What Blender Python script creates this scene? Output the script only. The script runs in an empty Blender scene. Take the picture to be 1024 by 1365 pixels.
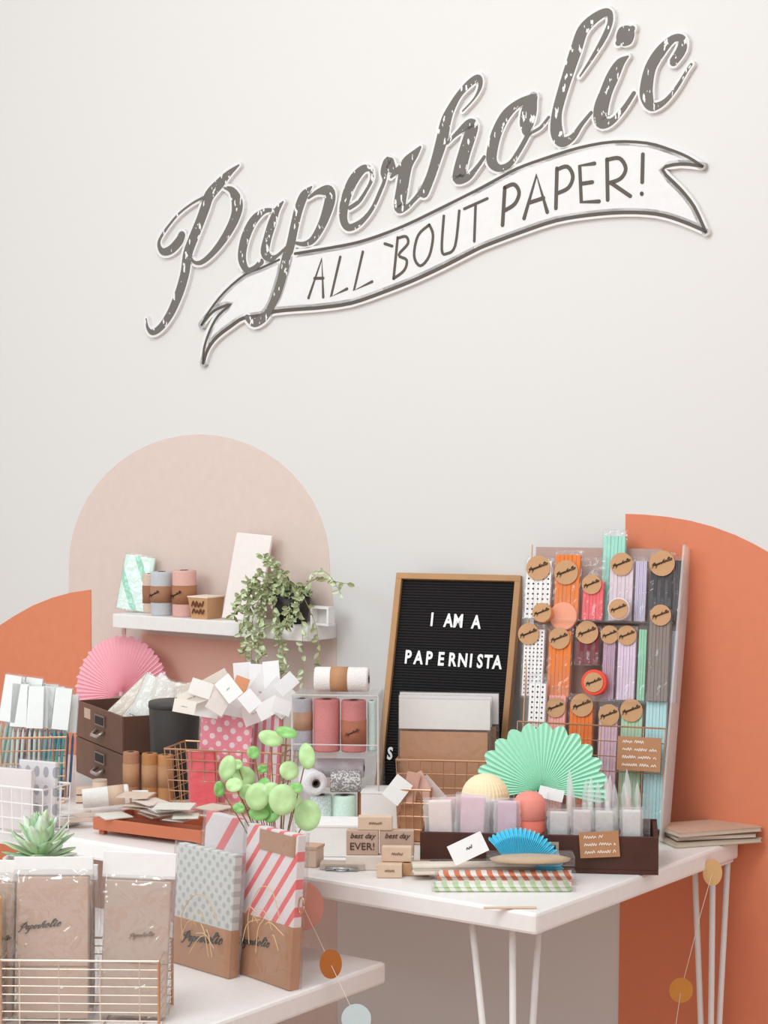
import bpy, bmesh, math, random
from mathutils import Vector, Matrix
random.seed(7)
PI = math.pi
S = bpy.context.scene
COL = S.collection
def R(d): return math.radians(d)
# ------------------------------------------------------------- camera, world, light
F = 2600.0; CX = 512.0; CY = 682.5; CAM_H = 1.53; PITCH = math.atan(82.0 / F)
cd = bpy.data.cameras.new('camera'); cam = bpy.data.objects.new('camera', cd); COL.objects.link(cam)
cam.location = (0, 0, CAM_H); cam.rotation_euler = (PI / 2 - PITCH, 0, 0)
cd.sensor_fit = 'VERTICAL'; cd.sensor_height = 24.0; cd.lens = 24.0 * F / 1365.0
cd.clip_start = 0.05; S.camera = cam
W = bpy.data.worlds.new('world'); S.world = W; W.use_nodes = True
bg = W.node_tree.nodes['Background']; bg.inputs[1].default_value = 0.80
wn = W.node_tree; wtc = wn.nodes.new('ShaderNodeTexCoord'); wsp = wn.nodes.new('ShaderNodeSeparateXYZ'); wn.links.new(wtc.outputs['Generated'], wsp.inputs[0])
wr = wn.nodes.new('ShaderNodeValToRGB'); wn.links.new(wsp.outputs[2], wr.inputs[0]); wmr = wn.nodes.new('ShaderNodeMapRange'); wmr.inputs[1].default_value = -1; wmr.inputs[2].default_value = 1
wn.links.new(wsp.outputs[2], wmr.inputs[0]); wn.links.new(wmr.outputs[0], wr.inputs[0]); wn.links.new(wr.outputs[0], bg.inputs[0])
wr.color_ramp.elements[0].color = (1.0, 0.88, 0.82, 1); wr.color_ramp.elements[0].position = 0.30   # warm light from the room below
wr.color_ramp.elements[1].color = (0.97, 0.98, 1.0, 1); wr.color_ramp.elements[1].position = 0.72   # cool daylight above
def area(name, loc, target, size, power, col, sy=None):
    l = bpy.data.lights.new(name, 'AREA'); l.energy = power; l.size = size; l.color = col
    if sy: l.shape = 'RECTANGLE'; l.size_y = sy
    o = bpy.data.objects.new(name, l); COL.objects.link(o); o.location = loc
    o.rotation_euler = (Vector(target) - Vector(loc)).to_track_quat('-Z', 'Y').to_euler(); return o
area('ceiling_lamp', (-0.7, 2.3, 3.2), (-0.1, 4.1, 0.6), 1.0, 25, (0.96, 0.98, 0.98))
area('cool_wall_fill', (-3.0, 1.6, 2.9), (-0.3, 4.5, 2.3), 1.6, 42, (0.78, 0.96, 1.0))  # unseen area light, added to cool the tone of the upper left wall
S.view_settings.view_transform = 'Standard'; S.view_settings.look = 'None'
S.view_settings.exposure = 0.08; S.view_settings.gamma = 1.0
try: S.view_settings.use_curve_mapping = False
except Exception: pass
S.cycles.transparent_max_bounces = 32
S.cycles.max_bounces = 8
# ------------------------------------------------------------- projection helpers
def ray(px, py):
    a = (px - CX) / F; b = -(py - CY) / F; c, s = math.cos(PITCH), math.sin(PITCH)
    return Vector((a, c + b * s, -s + b * c))
CAMP = Vector((0, 0, CAM_H))
def at(px, py, Y):
    d = ray(px, py); return CAMP + d * (Y / d.y)
def on_z(px, py, z):
    d = ray(px, py); return CAMP + d * ((z - CAM_H) / d.z)
def frame(o, rz=0, tilt=0, roll=0):
    return Matrix.Translation(Vector(o)) @ Matrix.Rotation(R(rz), 4, 'Z') @ Matrix.Rotation(R(-tilt), 4, 'X') @ Matrix.Rotation(R(roll), 4, 'Y')
def hit(M, px, py, off=0.0):
    I = M.inverted(); o = I @ CAMP; d = I.to_3x3() @ ray(px, py)
    t = (off - o.y) / d.y; p = o + d * t; return (p.x, p.z)
def base(px, Y, z):           # point of height z at depth Y seen in column px
    d = Y * math.cos(PITCH) + (CAM_H - z) * math.sin(PITCH)
    return Vector(((px - CX) / F * d, Y, z))
def wd(px, Y): return px * Y / F
def hz(py, Y): return at(512, py, Y).z
# ------------------------------------------------------------- mesh builder
class MB:
    def __init__(s): s.v = []; s.f = []; s.M = Matrix.Identity(4)
    def add(s, vs, fs):
        n = len(s.v); s.v += [tuple(s.M @ Vector(p)) for p in vs]; s.f += [tuple(i + n for i in q) for q in fs]; return s
    def box(s, x0, x1, y0, y1, z0, z1):
        vs = [(x, y, z) for z in (z0, z1) for y in (y0, y1) for x in (x0, x1)]
        return s.add(vs, [(0, 2, 3, 1), (4, 5, 7, 6), (0, 1, 5, 4), (2, 6, 7, 3), (0, 4, 6, 2), (1, 3, 7, 5)])
    def hexa(s, pts):         # 8 points: bottom ring 4, top ring 4
        return s.add(pts, [(3, 2, 1, 0), (4, 5, 6, 7), (0, 1, 5, 4), (1, 2, 6, 5), (2, 3, 7, 6), (3, 0, 4, 7)])
    def lathe(s, prof, n=28, close=False, cx=0, cy=0, ridge=None):
        vs = []; fs = []; m = len(prof)
        for r, z in prof:
            for i in range(n):
                a = 2 * PI * i / n; rr = r * (ridge(a) if ridge else 1)
                vs.append((cx + rr * math.cos(a), cy + rr * math.sin(a), z))
        for k in range(m - 1 if not close else m):
            k2 = (k + 1) % m
            for i in range(n):
                j = (i + 1) % n; fs.append((k * n + i, k * n + j, k2 * n + j, k2 * n + i))
        if not close:
            fs.append(tuple(range(n))[::-1]); fs.append(tuple((m - 1) * n + i for i in range(n)))
        return s.add(vs, fs)
    def tube(s, pts, r, n=6):
        pts = [Vector(p) for p in pts]; vs = []; fs = []
        for i, p in enumerate(pts):
            t = (pts[min(i + 1, len(pts) - 1)] - pts[max(i - 1, 0)]).normalized()
            a = t.orthogonal().normalized() if i == 0 else (a - t * a.dot(t)).normalized()
            b = t.cross(a); rr = r[i] if isinstance(r, (list, tuple)) else r
            for k in range(n):
                q = 2 * PI * k / n; vs.append(p + (a * math.cos(q) + b * math.sin(q)) * rr)
        for i in range(len(pts) - 1):
            for k in range(n):
                j = (k + 1) % n; fs.append((i * n + k, i * n + j, (i + 1) * n + j, (i + 1) * n + k))
        fs.append(tuple(range(n))[::-1]); fs.append(tuple((len(pts) - 1) * n + k for k in range(n)))
        return s.add(vs, fs)
    def prism(s, poly, y0, y1):   # polygon in x,z extruded along y
        n = len(poly); vs = [(x, y0, z) for x, z in poly] + [(x, y1, z) for x, z in poly]
        fs = [tuple(range(n)), tuple(range(2 * n - 1, n - 1, -1))] + [(i, i + n, (i + 1) % n + n, (i + 1) % n) for i in range(n)]
        return s.add(vs, fs)
    def ribbon(s, pts, y0, y1, round_ends=True):    # pts (x,z,w) swept flat in the x,z plane
        n = len(pts); L = []; Rr = []
        for i in range(n):
            x, z, w = pts[i]; xa, za = pts[max(i - 1, 0)][:2]; xb, zb = pts[min(i + 1, n - 1)][:2]
            dx, dz = xb - xa, zb - za; l = math.hypot(dx, dz) or 1; nx, nz = -dz / l, dx / l
            L.append((x + nx * w / 2, z + nz * w / 2)); Rr.append((x - nx * w / 2, z - nz * w / 2))
        vs = [(x, y0, z) for x, z in L] + [(x, y0, z) for x, z in Rr] + [(x, y1, z) for x, z in L] + [(x, y1, z) for x, z in Rr]
        fs = []
        for i in range(n - 1):
            fs += [(i, i + 1, n + i + 1, n + i), (2 * n + i, 3 * n + i, 3 * n + i + 1, 2 * n + i + 1),
                   (i, 2 * n + i, 2 * n + i + 1, i + 1), (n + i, n + i + 1, 3 * n + i + 1, 3 * n + i)]
        fs += [(0, n, 3 * n, 2 * n), (n - 1, 3 * n - 1, 4 * n - 1, 2 * n - 1)]
        s.add(vs, fs)
        if round_ends:
            for x, z, w in (pts[0], pts[-1]):
                s.prism([(x + w / 2 * math.cos(a * PI / 6), z + w / 2 * math.sin(a * PI / 6)) for a in range(12)], y0 - .00012, y1)
        return s
    def mesh(s, name, m, smooth=False):
        me = bpy.data.meshes.new(name); me.from_pydata(s.v, [], s.f); me.materials.append(m)
        bm = bmesh.new(); bm.from_mesh(me); bmesh.ops.recalc_face_normals(bm, faces=bm.faces); bm.to_mesh(me); bm.free()
        if smooth: me.polygons.foreach_set('use_smooth', [True] * len(me.polygons))
        me.update(); return me
def catmull(p, k=5):
    out = []
    n = len(p)
    for i in range(n - 1):
        a, b, c, d = p[max(i - 1, 0)], p[i], p[i + 1], p[min(i + 2, n - 1)]
        for j in range(k):
            t = j / k
            out.append(tuple(0.5 * (2 * b[q] + (c[q] - a[q]) * t + (2 * a[q] - 5 * b[q] + 4 * c[q] - d[q]) * t * t + (3 * b[q] - a[q] - 3 * c[q] + d[q]) * t ** 3) for q in range(len(b))))
    out.append(tuple(p[-1])); return out
# ------------------------------------------------------------- objects
def tag(o, label=None, cat=None, group=None, kind=None):
    if label: o['label'] = label
    if cat: o['category'] = cat
    if group: o['group'] = group
    if kind: o['kind'] = kind
    return o
def thing(name, label, cat, M, group=None):
    o = bpy.data.objects.new(name, None); o.empty_display_size = 0.03; COL.objects.link(o)
    o.matrix_world = M if isinstance(M, Matrix) else Matrix.Translation(Vector(M)); return tag(o, label, cat, group)
def part(name, mb, m, parent, smooth=False, bevel=0, label=None, solid=0):
    me = mb if isinstance(mb, bpy.types.Mesh) else mb.mesh(name, m, smooth)
    o = bpy.data.objects.new(name, me); COL.objects.link(o); o.parent = parent
    if solid: q = o.modifiers.new('thickness', 'SOLIDIFY'); q.thickness = solid; q.offset = 0
    if bevel: q = o.modifiers.new('bevel', 'BEVEL'); q.width = bevel; q.segments = 2; q.limit_method = 'ANGLE'
    if label: o['label'] = label
    return o
def solo(name, mb, m, label, cat, M=None, group=None, smooth=False, bevel=0, solid=0):
    o = part(name, mb, m, None, smooth, bevel, None, solid)
    if M is not None: o.matrix_world = M if isinstance(M, Matrix) else Matrix.Translation(Vector(M))
    return tag(o, label, cat, group)
def struct(name, mb, m, M=None):
    o = part(name, mb, m, None); 
    if M is not None: o.matrix_world = M
    o['kind'] = 'structure'; return o
def dup(o, M, label=None, parent=None):
    c = o.copy(); COL.objects.link(c)
    if parent is None: c.matrix_world = M
    else: c.parent = parent
    if label: c['label'] = label
    for ch in [x for x in bpy.data.objects if x.parent == o]: dup(ch, None, None, c)
    return c
# ------------------------------------------------------------- materials
def H(h):
    h = h.lstrip('#'); o = []
    for i in (0, 2, 4):
        c = int(h[i:i + 2], 16) / 255; o.append(c / 12.92 if c <= 0.04045 else ((c + 0.055) / 1.055) ** 2.4)
    return (*o, 1)
_m = {}
def base_mat(name):
    m = bpy.data.materials.new(name); m.use_nodes = True; nt = m.node_tree
    return m, nt, nt.nodes['Principled BSDF']
def mat(h, rough=0.6, metal=0, var=0.05, bump=0.1, scale=60, spec=0.4, trans=0, alpha=1, sub=0):
    key = (h, rough, metal, var, bump, scale, trans, alpha, sub)
    if key in _m: return _m[key]
    m, nt, b = base_mat('m_' + h); N = nt.nodes; L = nt.links
    tc = N.new('ShaderNodeTexCoord'); no = N.new('ShaderNodeTexNoise'); no.inputs['Scale'].default_value = scale; no.inputs['Detail'].default_value = 3
    L.new(tc.outputs['Object'], no.inputs['Vector'])
    c = H(h); mx = N.new('ShaderNodeMix'); mx.data_type = 'RGBA'
    mx.inputs[6].default_value = tuple(min(1, x * (1 + var)) for x in c[:3]) + (1,); mx.inputs[7].default_value = tuple(x * (1 - var) for x in c[:3]) + (1,)
    L.new(no.outputs['Fac'], mx.inputs[0]); L.new(mx.outputs[2], b.inputs['Base Color'])
    bp = N.new('ShaderNodeBump'); bp.inputs['Strength'].default_value = bump; bp.inputs['Distance'].default_value = 0.002
    L.new(no.outputs['Fac'], bp.inputs['Height']); L.new(bp.outputs['Normal'], b.inputs['Normal'])
    b.inputs['Roughness'].default_value = rough; b.inputs['Metallic'].default_value = metal
    b.inputs['Specular IOR Level'].default_value = spec; b.inputs['Transmission Weight'].default_value = trans; b.inputs['Alpha'].default_value = alpha
    if sub: b.inputs['Subsurface Weight'].default_value = sub; b.inputs['Subsurface Radius'].default_value = (0.01, 0.01, 0.01)
    _m[key] = m; return m
def math_n(nt, op, a, b=None):
    n = nt.nodes.new('ShaderNodeMath'); n.operation = op
    for i, x in enumerate((a, b)):
        if x is None: continue
        if isinstance(x, (int, float)): n.inputs[i].default_value = x
        else: nt.links.new(x, n.inputs[i])
    return n.outputs[0]
def pattern(kind, h1, h2, s=60, size=0.25, ang=0, rough=0.6, zs=1.0):
    m, nt, b = base_mat('m_' + kind + h2); N = nt.nodes; L = nt.links
    tc = N.new('ShaderNodeTexCoord'); sp = N.new('ShaderNodeSeparateXYZ'); L.new(tc.outputs['Object'], sp.inputs[0])
    x, z = sp.outputs[0], sp.outputs[2]
    if kind == 'dots':
        cb = N.new('ShaderNodeCombineXYZ'); L.new(x, cb.inputs[0]); L.new(math_n(nt, 'MULTIPLY', z, zs), cb.inputs[1])
        mp = N.new('ShaderNodeMapping'); mp.inputs['Rotation'].default_value = (0, 0, R(ang)); L.new(cb.outputs[0], mp.inputs[0])
        v = N.new('ShaderNodeTexVoronoi'); v.voronoi_dimensions = '2D'; v.inputs['Randomness'].default_value = 0; v.inputs['Scale'].default_value = s
        L.new(mp.outputs[0], v.inputs['Vector']); f = math_n(nt, 'LESS_THAN', v.outputs['Distance'], size)
    elif kind == 'stripes':
        u = math_n(nt, 'ADD', math_n(nt, 'MULTIPLY', x, math.cos(R(ang)) * s), math_n(nt, 'MULTIPLY', z, math.sin(R(ang)) * s))
        f = math_n(nt, 'LESS_THAN', math_n(nt, 'FRACT', u), size)
    elif kind == 'blotch':
        no = N.new('ShaderNodeTexNoise'); no.inputs['Scale'].default_value = s; no.inputs['Detail'].default_value = 1; L.new(tc.outputs['Object'], no.inputs['Vector'])
        f = math_n(nt, 'GREATER_THAN', no.outputs['Fac'], size)
    elif kind == 'grid':
        f = math_n(nt, 'MAXIMUM', math_n(nt, 'LESS_THAN', math_n(nt, 'FRACT', math_n(nt, 'MULTIPLY', x, s)), size), math_n(nt, 'LESS_THAN', math_n(nt, 'FRACT', math_n(nt, 'MULTIPLY', z, s)), size))
    mx = N.new('ShaderNodeMix'); mx.data_type = 'RGBA'; mx.inputs[6].default_value = H(h1); mx.inputs[7].default_value = H(h2)
    L.new(f, mx.inputs[0]); L.new(mx.outputs[2], b.inputs['Base Color']); b.inputs['Roughness'].default_value = rough
    return m
def film(name='clear_film', fac=0.16, haze=0.35, rough=0.12, wr=45, tint='ffffff', bd=0.006):
    m = bpy.data.materials.new(name); m.use_nodes = True; nt = m.node_tree; N = nt.nodes; L = nt.links; N.clear()
    out = N.new('ShaderNodeOutputMaterial'); tr = N.new('ShaderNodeBsdfTransparent'); gl = N.new('ShaderNodeBsdfGlossy'); df = N.new('ShaderNodeBsdfDiffuse')
    df.inputs[0].default_value = H(tint); tr.inputs[0].default_value = (0.98, 0.98, 0.98, 1)
    gl.inputs['Roughness'].default_value = rough
    tc = N.new('ShaderNodeTexCoord'); no = N.new('ShaderNodeTexNoise'); no.inputs['Scale'].default_value = wr; no.inputs['Detail'].default_value = 2; no.inputs['Distortion'].default_value = 0.8
    L.new(tc.outputs['Object'], no.inputs['Vector']); bp = N.new('ShaderNodeBump'); bp.inputs['Strength'].default_value = 0.7; bp.inputs['Distance'].default_value = bd
    L.new(no.outputs['Fac'], bp.inputs['Height']); L.new(bp.outputs[0], gl.inputs['Normal'])
    m1 = N.new('ShaderNodeMixShader'); m1.inputs[0].default_value = haze; L.new(gl.outputs[0], m1.inputs[1]); L.new(df.outputs[0], m1.inputs[2])
    lw = N.new('ShaderNodeLayerWeight'); lw.inputs['Blend'].default_value = 0.3
    f = math_n(nt, 'ADD', math_n(nt, 'MULTIPLY', lw.outputs['Facing'], 0.22), fac)
    m2 = N.new('ShaderNodeMixShader'); L.new(f, m2.inputs[0]); L.new(tr.outputs[0], m2.inputs[1]); L.new(m1.outputs[0], m2.inputs[2])
    L.new(m2.outputs[0], out.inputs[0]); return m
FILM = film('clear_film', 0.07, 0.3, 0.1, 40); FILM2 = film('frosted_film', 0.28, 0.95, 0.2, 70); FILM3 = film('crinkled_film', 0.15, 0.2, 0.1, 24, bd=0.03); ACR = film('acrylic', 0.07, 0.3, 0.05, 3)
WHITE = mat('f0edea', 0.4, bump=0.02); KRAFT = mat('b98560', 0.8, var=0.08); KRAFT2 = mat('c99b72', 0.8, var=0.08)
PALEK = mat('dcc0a8', 0.8, var=0.08); INK = mat('2b2522', 0.7); BRASS = mat('c99a78', 0.35, 0.7); DKW = mat('4c2a20', 0.65, var=0.35, scale=18, bump=0.3)
WWIRE = mat('ece6e2', 0.4); CARD = mat('f3f0ee', 0.6); CHALK = mat('f5e9dc', 0.8)
# ------------------------------------------------------------- table geometry and the room
TH = 36.0
C0 = on_z(715, 1218, 0.75); TM = frame((C0.x, C0.y, 0), -TH)
WM = frame(tuple(TM @ Vector((0, 0.79, 0))), -TH)        # wall frame: local y = 0 is the wall surface
WALLM, nt, b = base_mat('wall_paint')
no = nt.nodes.new('ShaderNodeTexNoise'); no.inputs['Scale'].default_value = 38; no.inputs['Detail'].default_value = 5
tcw = nt.nodes.new('ShaderNodeTexCoord'); nt.links.new(tcw.outputs['Object'], no.inputs['Vector'])
bp = nt.nodes.new('ShaderNodeBump'); bp.inputs['Strength'].default_value = 0.12; bp.inputs['Distance'].default_value = 0.004
nt.links.new(no.outputs['Fac'], bp.inputs['Height']); nt.links.new(bp.outputs[0], b.inputs['Normal'])
b.inputs['Base Color'].default_value = H('dddad7'); b.inputs['Roughness'].default_value = 0.85
wall = struct('wall_back', MB().box(-3.6, 2.2, 0, 0.12, 0, 3.1), WALLM, WM)
struct('floor', MB().box(-5, 5, -2, 8, -0.05, 0), mat('cfae9c', 0.5, scale=6), None)
def wl(px, py, off=0.0): return hit(WM, px, py, off)
def mural(name, pts, h, lab, lift):
    part(name, MB().prism(pts, -lift, 0.004), mat(h, 0.85, bump=0.25, scale=38), wall, label=lab)
# blush arch
def arch_pts(pts): return [wl(x, y) for x, y in pts]
a = [(92, 1330), (92, 760)]
for i in range(1, 24):
    t = PI - PI * i / 24; a.append((266 + 174 * math.cos(t), 755 - 176 * math.sin(t)))
pts = arch_pts(a + [(440, 760)]); xr = wl(449, 900)[0]
pts = [(pts[0][0], 0.0)] + pts[1:] + [(xr, pts[-1][1] - 0.15), (xr, 0.0)]
mural('painted_arch', pts, 'dcc8be', 'large blush pink painted arch', 0.0010)
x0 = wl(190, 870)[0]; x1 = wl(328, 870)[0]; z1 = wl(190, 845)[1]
mural('salmon_patch', [(x0, 0), (x0, z1), (x1, z1), (x1, 0)], 'ecb5a4', 'deeper salmon patch on the wall under the shelf', 0.0020)  # flat rectangle in a deeper salmon, from below the shelf to the floor
a = [(122, 786), (95, 790), (70, 797), (45, 807), (20, 821), (0, 834), (-30, 860), (-60, 900), (-80, 950)]
pts = arch_pts(a); mural('painted_quarter_circle', [(pts[0][0], 0)] + pts + [(pts[-1][0], 0)], 'df8864', 'orange painted quarter circle at the left', 0.0030)
a = [(835, 685), (860, 686), (890, 689), (920, 694), (950, 702), (980, 713), (1005, 725), (1030, 739), (1060, 762), (1100, 805), (1130, 860)]
pts = arch_pts(a); mural('painted_half_arch', [(wl(824, 1100)[0], 0)] + pts + [(pts[-1][0], 0)], 'dc8462', 'orange painted half arch at the right', 0.0030)
# ------------------------------------------------------------- tables
def add_table(M, w, d, top, thick, name, label, legs):
    t = thing(name, label, 'table', M)
    part('tabletop', MB().box(-w, 0, 0, d, top - thick, top), mat('f0ebe8', 0.35, bump=0.03), t, bevel=0.006)
    for (ra, rb, rc, ft) in legs:
        lx, ly = rb
        g = MB(); xs = [q[0] for q in (ra, rb, rc)]; ys = [q[1] for q in (ra, rb, rc)]; plate = MB().box(min(xs) - .008, max(xs) + .008, min(ys) - .008, max(ys) + .008, top - thick - 0.004, top - thick)
        for q in (ra, rb, rc):
            g.tube([(q[0], q[1], top - thick - 0.003), (ft[0] * .9 + q[0] * .1, ft[1] * .9 + q[1] * .1, 0.05), (ft[0], ft[1], 0.008)], 0.0062, 8)
        lg = part('leg', g, WWIRE, t, True, label='white hairpin leg'); part('mounting_plate', plate, WWIRE, lg)
    return t
main = add_table(TM, 1.9, 0.775, 0.75, 0.038, 'display_table', 'tall white display table with white hairpin legs standing against the wall',
                 [((-.17, .06), (-.085, .06), (-.085, .15), (-.105, .10)), ((-.012, .75), (-.02, .70), (-.06, .70), (-.03, .71)), ((-1.8, .06), (-1.85, .06), (-1.85, .12), (-1.84, .07)), ((-1.8, .72), (-1.85, .72), (-1.85, .66), (-1.84, .71))])
C1 = on_z(515, 1282, 0.60); BM = frame((C1.x, C1.y, 0), -TH)
bench = add_table(BM @ Matrix.Translation((0, -1.0, 0)), 1.7, 1.0, 0.60, 0.04, 'low_table', 'lower white table in front holding paper bag packs, tucked under the tall one', [((-.3, .75), (-.2, .75), (-.2, .65), (-.22, .73)), ((-1.6, .1), (-1.65, .1), (-1.65, .16), (-1.64, .11)), ((-.15, .1), (-.06, .1), (-.06, .18), (-.07, .11)), ((-1.6, .9), (-1.65, .9), (-1.65, .84), (-1.64, .89))])
# ------------------------------------------------------------- wall sign
SIGN = {
'P': [[(318,220,2),(305,231,8),(294,243,13),(279,260,15),(273,277,14.5),(266,296,14),(258,316,14.5),(250,338,14.5),(246.5,362,14),(241,383,13.5),(234,402,12.5),(225.5,420,11),(214,436,9),(203,443,7),(196.5,437,4),(194.5,425,1.5)],
 [(273,262,3),(256,271,2.5),(237,286,2.5),(220,307,3),(211.5,323,4),(216,335,8),(227,333,11),(238,322,12),(242,314,11)],
 [(298,250,2),(309,254,9),(316,271,17),(313,290,14),(302,312,11),(287,333,8),(271,348,6),(260,350,4),(253,341,2.5),(254,326,2)]],
'a': [[(364.5,280,4),(353,281,6),(340,291,11),(330.5,307,13),(324,327,13),(322.5,346,12),(329,360,8),(339,357,6),(348,349,8)],
 [(377,269,2),(369,280,8),(363,296,12),(356.5,317,12),(353,336,13),(360,344,9),(369,341,4),(380.5,330,3)]],
'p': [[(415,249,2),(405,260.5,12),(398,278,13),(392,302.5,12.5),(387,326.5,13),(381,346,14),(376,368.5,12.5),(369,391,12),(361,409,10),(351.5,423,11),(338.5,430,11),(329,423,7)],
 [(411,264,2.5),(422.5,256,6),(436,254,14),(440,262,16),(437,277,15),(429,299,12),(417.5,318.5,9),(406,325,6),(395,324,4)]],
'e': [[(466,277,5),(478.5,268,5),(489,252,4),(495.5,238,5),(494,226,6),(484.5,225,10),(472,238,14),(463,257,14),(458,277,13),(458,294,11),(464,303,9),(475,300,8),(486,291,6),(497,276,5),(506.5,255,5),(512,241,5),(512,229,11),(517.5,216,14),(522,224,12)]],
'r': [[(521,236,3),(530,227,8),(540,222,12)],[(560,196,3),(553,205,10),(542.5,218,17),(539,232,17),(536,250,17),(533,269,17),(533,277,14),(542.5,275.5,6),(552,266,5),(563,254,8)]],
'h': [[(616.5,148,1.5),(632,131,2),(640,115,5),(638,104,8),(628,109,9),(612.5,125,8),(601,144.5,11),(594,162,15),(589,185.5,16.5),(581,213,14),(573.5,236,13),(565,256,14)],
 [(596,191,3),(608.5,178,5),(624,166,12),(630,168,15),(626,181.5,17),(618.5,205,17),(612.5,228.5,18),(611,238,14),(624,236,8),(636,222.5,5),(645.5,209,4)]],
'o': [[(710,130,9),(692.5,136.5,9),(675,152,13),(663,174,14.5),(656.5,197,15),(655.5,215,14),(665,224,9),(679,219,7),(690.5,203,6),(700.5,185.5,6),(704,178,6)],
 [(712,130,9),(706,144.5,21),(702,164,20),(701,174,11)],[(706,177.5,3),(720,170,3),(731.5,156,3)]],
'l': [[(772.5,102,1.5),(789,77,4),(805.5,49,7),(813.5,28,7),(810,16,9),(794,23,12),(777,40,15),(768,65.5,16),(758.5,94,15),(749,124,14),(742,152,14),(742,176,17),(749,189,13),(763,183,8),(775,166,5),(788,150,4)]],
'i': [[(837,75,2),(826.5,84,12),(817,101,17),(808,122,17),(801,145,20),(802,162,17),(815,162,8),(831,145,6),(845,124,5)],[(824,57,7),(827,54,18),(833.5,47.5,26),(840,41,18),(843,38,7)]],
'c': [[(898,82,11),(908.5,65.5,13),(909,52,10),(897,51.5,9),(880.5,68,14),(867.5,89,15),(862,112.5,17),(862,129,17),(869,142,11),(885,136,6),(901.5,117,4),(915.5,94,3),(921.5,85.5,3)]]}
TAG = [[(411,397),(428.7,345),(430.6,396)],[(419,371),(430.6,370.7)],[(453.3,342.5),(441,395.3),(462.3,385)],[(483.4,335.7),(471.6,387),(495.7,375.4)],
 [(512.7,324.8),(522.5,328)],[(529.9,316.6),(524.4,371.3)],[(529.9,317.6),(540.8,315.2),(543.5,324.8),(531.3,339.8),(541.8,346.6),(538.5,360.3),(524.4,371.3)],
 [(572,299.6),(557,314),(551.8,341),(560,354.3),(572,341),(577,314),(572,299.6)],[(591.4,287.9),(588.7,333),(595.5,338),(606.5,327.5),(612,281)],
 [(618.8,278.3),(649.4,264.6)],[(633.8,271.4),(632,321.5)]]
TAG2 = [[(672.7,250),(669.7,300)],[(672.7,250),(684.8,245.7),(691.8,256.3),(686.3,271.4),(672.7,280.5)],[(698.4,291),(715,233.6),(729.3,282.6)],[(706,270),(724.2,263.9)],
 [(742.3,224.5),(740.8,277.5)],[(742.3,226),(756,222),(763.5,235),(757.5,250.2),(742.3,257.8)],[(792.3,217.8),(772.6,220.9),(774.7,269.3),(798.3,268.4)],[(774,245),(789.3,242.7)],
 [(809,212.4),(809.9,266.3)],[(809,213),(825.6,210.9),(834,224.5),(827,238),(810.5,244.2)],[(815,244.2),(840,261.4)],[(856.8,205.7),(855.9,242.7)],[(855.3,257.8),(855.5,258.6)]]
B_TOPL = [(268.5,433),(279,414),(299,389),(326,366),(348,357),(372,346)]
B_TOP = [(393,338),(455,327.5),(490,319),(537,301.5),(591,275.5),(632,255),(660,240),(689,224.5),(726,211),(771,197),(816.5,189),(862,190.5),(892,199),(916.5,209),(936,221.5)]
B_NR = [(936,221.5),(907,218.5),(883,226),(907,252),(925.5,276),(940.5,309)]
B_BOT = [(940.5,308),(907,294),(874,285),(831.5,283),(786,286.5),(741,294),(695.5,309),(650,326),(632,334),(591,355),(550,374),(509,390),(468,404),(427,410),(400,412),(367,415),(345,421),(324,424),(308.5,434),(289,449),(277,465),(270.5,483.5)]
B_NL = [(270.5,483.5),(271.5,465),(279,441.5),(291,420),(307.5,405.5),(289,412),(279,420),(268.5,433)]
SW = Matrix.Translation((0, 0, 0))
sign = thing('wall_sign', 'white cutout wall sign lettered Paperholic above an ALL BOUT PAPER banner', 'sign', WM)
def wstroke(st, extra=0, k=5, off=0.02):
    q = [wl(x, y, -off) for x, y, *_ in st]; out = []
    for i, s_ in enumerate(st):
        w = (s_[2] if len(s_) > 2 else 4) + extra
        e = wl(s_[0], s_[1] + 10, -off); out.append((q[i][0], q[i][1], w * math.hypot(e[0] - q[i][0], e[1] - q[i][1]) / 10 * 1.08))
    return catmull(out, k)
bk = MB(); bot = B_BOT
for L in SIGN.values():
    for st in L: bk.ribbon(wstroke(st, 6.5, 3, .011), -0.011, -0.0)
ban = B_TOPL + B_TOP + B_NR[1:] + B_BOT[1:] + B_NL[1:-1]
bk.prism([wl(x, y, -.011) for x, y in ban], -0.011, -0.0)
for L in (B_TOPL, B_TOP, B_NR, B_BOT, B_NL): bk.ribbon(wstroke([(x, y, 4) for x, y in L], 6.5, 2, .011), -0.011, -0.0)
part('backing_board', bk, mat('e4e2e0', 0.7, bump=0.02), sign)
LET, nt, b = base_mat('sign_lettering'); no = nt.nodes.new('ShaderNodeTexNoise'); no.inputs['Scale'].default_value = 95; no.inputs['Detail'].default_value = 2
tcs = nt.nodes.new('ShaderNodeTexCoord'); mp = nt.nodes.new('ShaderNodeMapping'); mp.inputs['Scale'].default_value = (1, 1, 0.42); mp.inputs['Rotation'].default_value = (0, R(25), 0)
nt.links.new(tcs.outputs['Object'], mp.inputs[0]); nt.links.new(mp.outputs[0], no.inputs['Vector'])
f = math_n(nt, 'GREATER_THAN', no.outputs['Fac'], 0.63); mx = nt.nodes.new('ShaderNodeMix'); mx.data_type = 'RGBA'
mx.inputs[6].default_value = H('6c6660'); mx.inputs[7].default_value = H('e6e4e2'); nt.links.new(f, mx.inputs[0]); nt.links.new(mx.outputs[2], b.inputs['Base Color']); b.inputs['Roughness'].default_value = 0.6
for ci, (ch, L) in enumerate(SIGN.items()):
    mb = MB()
    for k, st in enumerate(L): mb.ribbon(wstroke(st, 0, 5, .0125), -0.0122 - 0.0003 * k - 0.00007 * ci, -0.0105)
    part('letter_' + ch.lower(), mb, LET, sign)
SGR = mat('5a5149', 0.6)
mb = MB()
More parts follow.
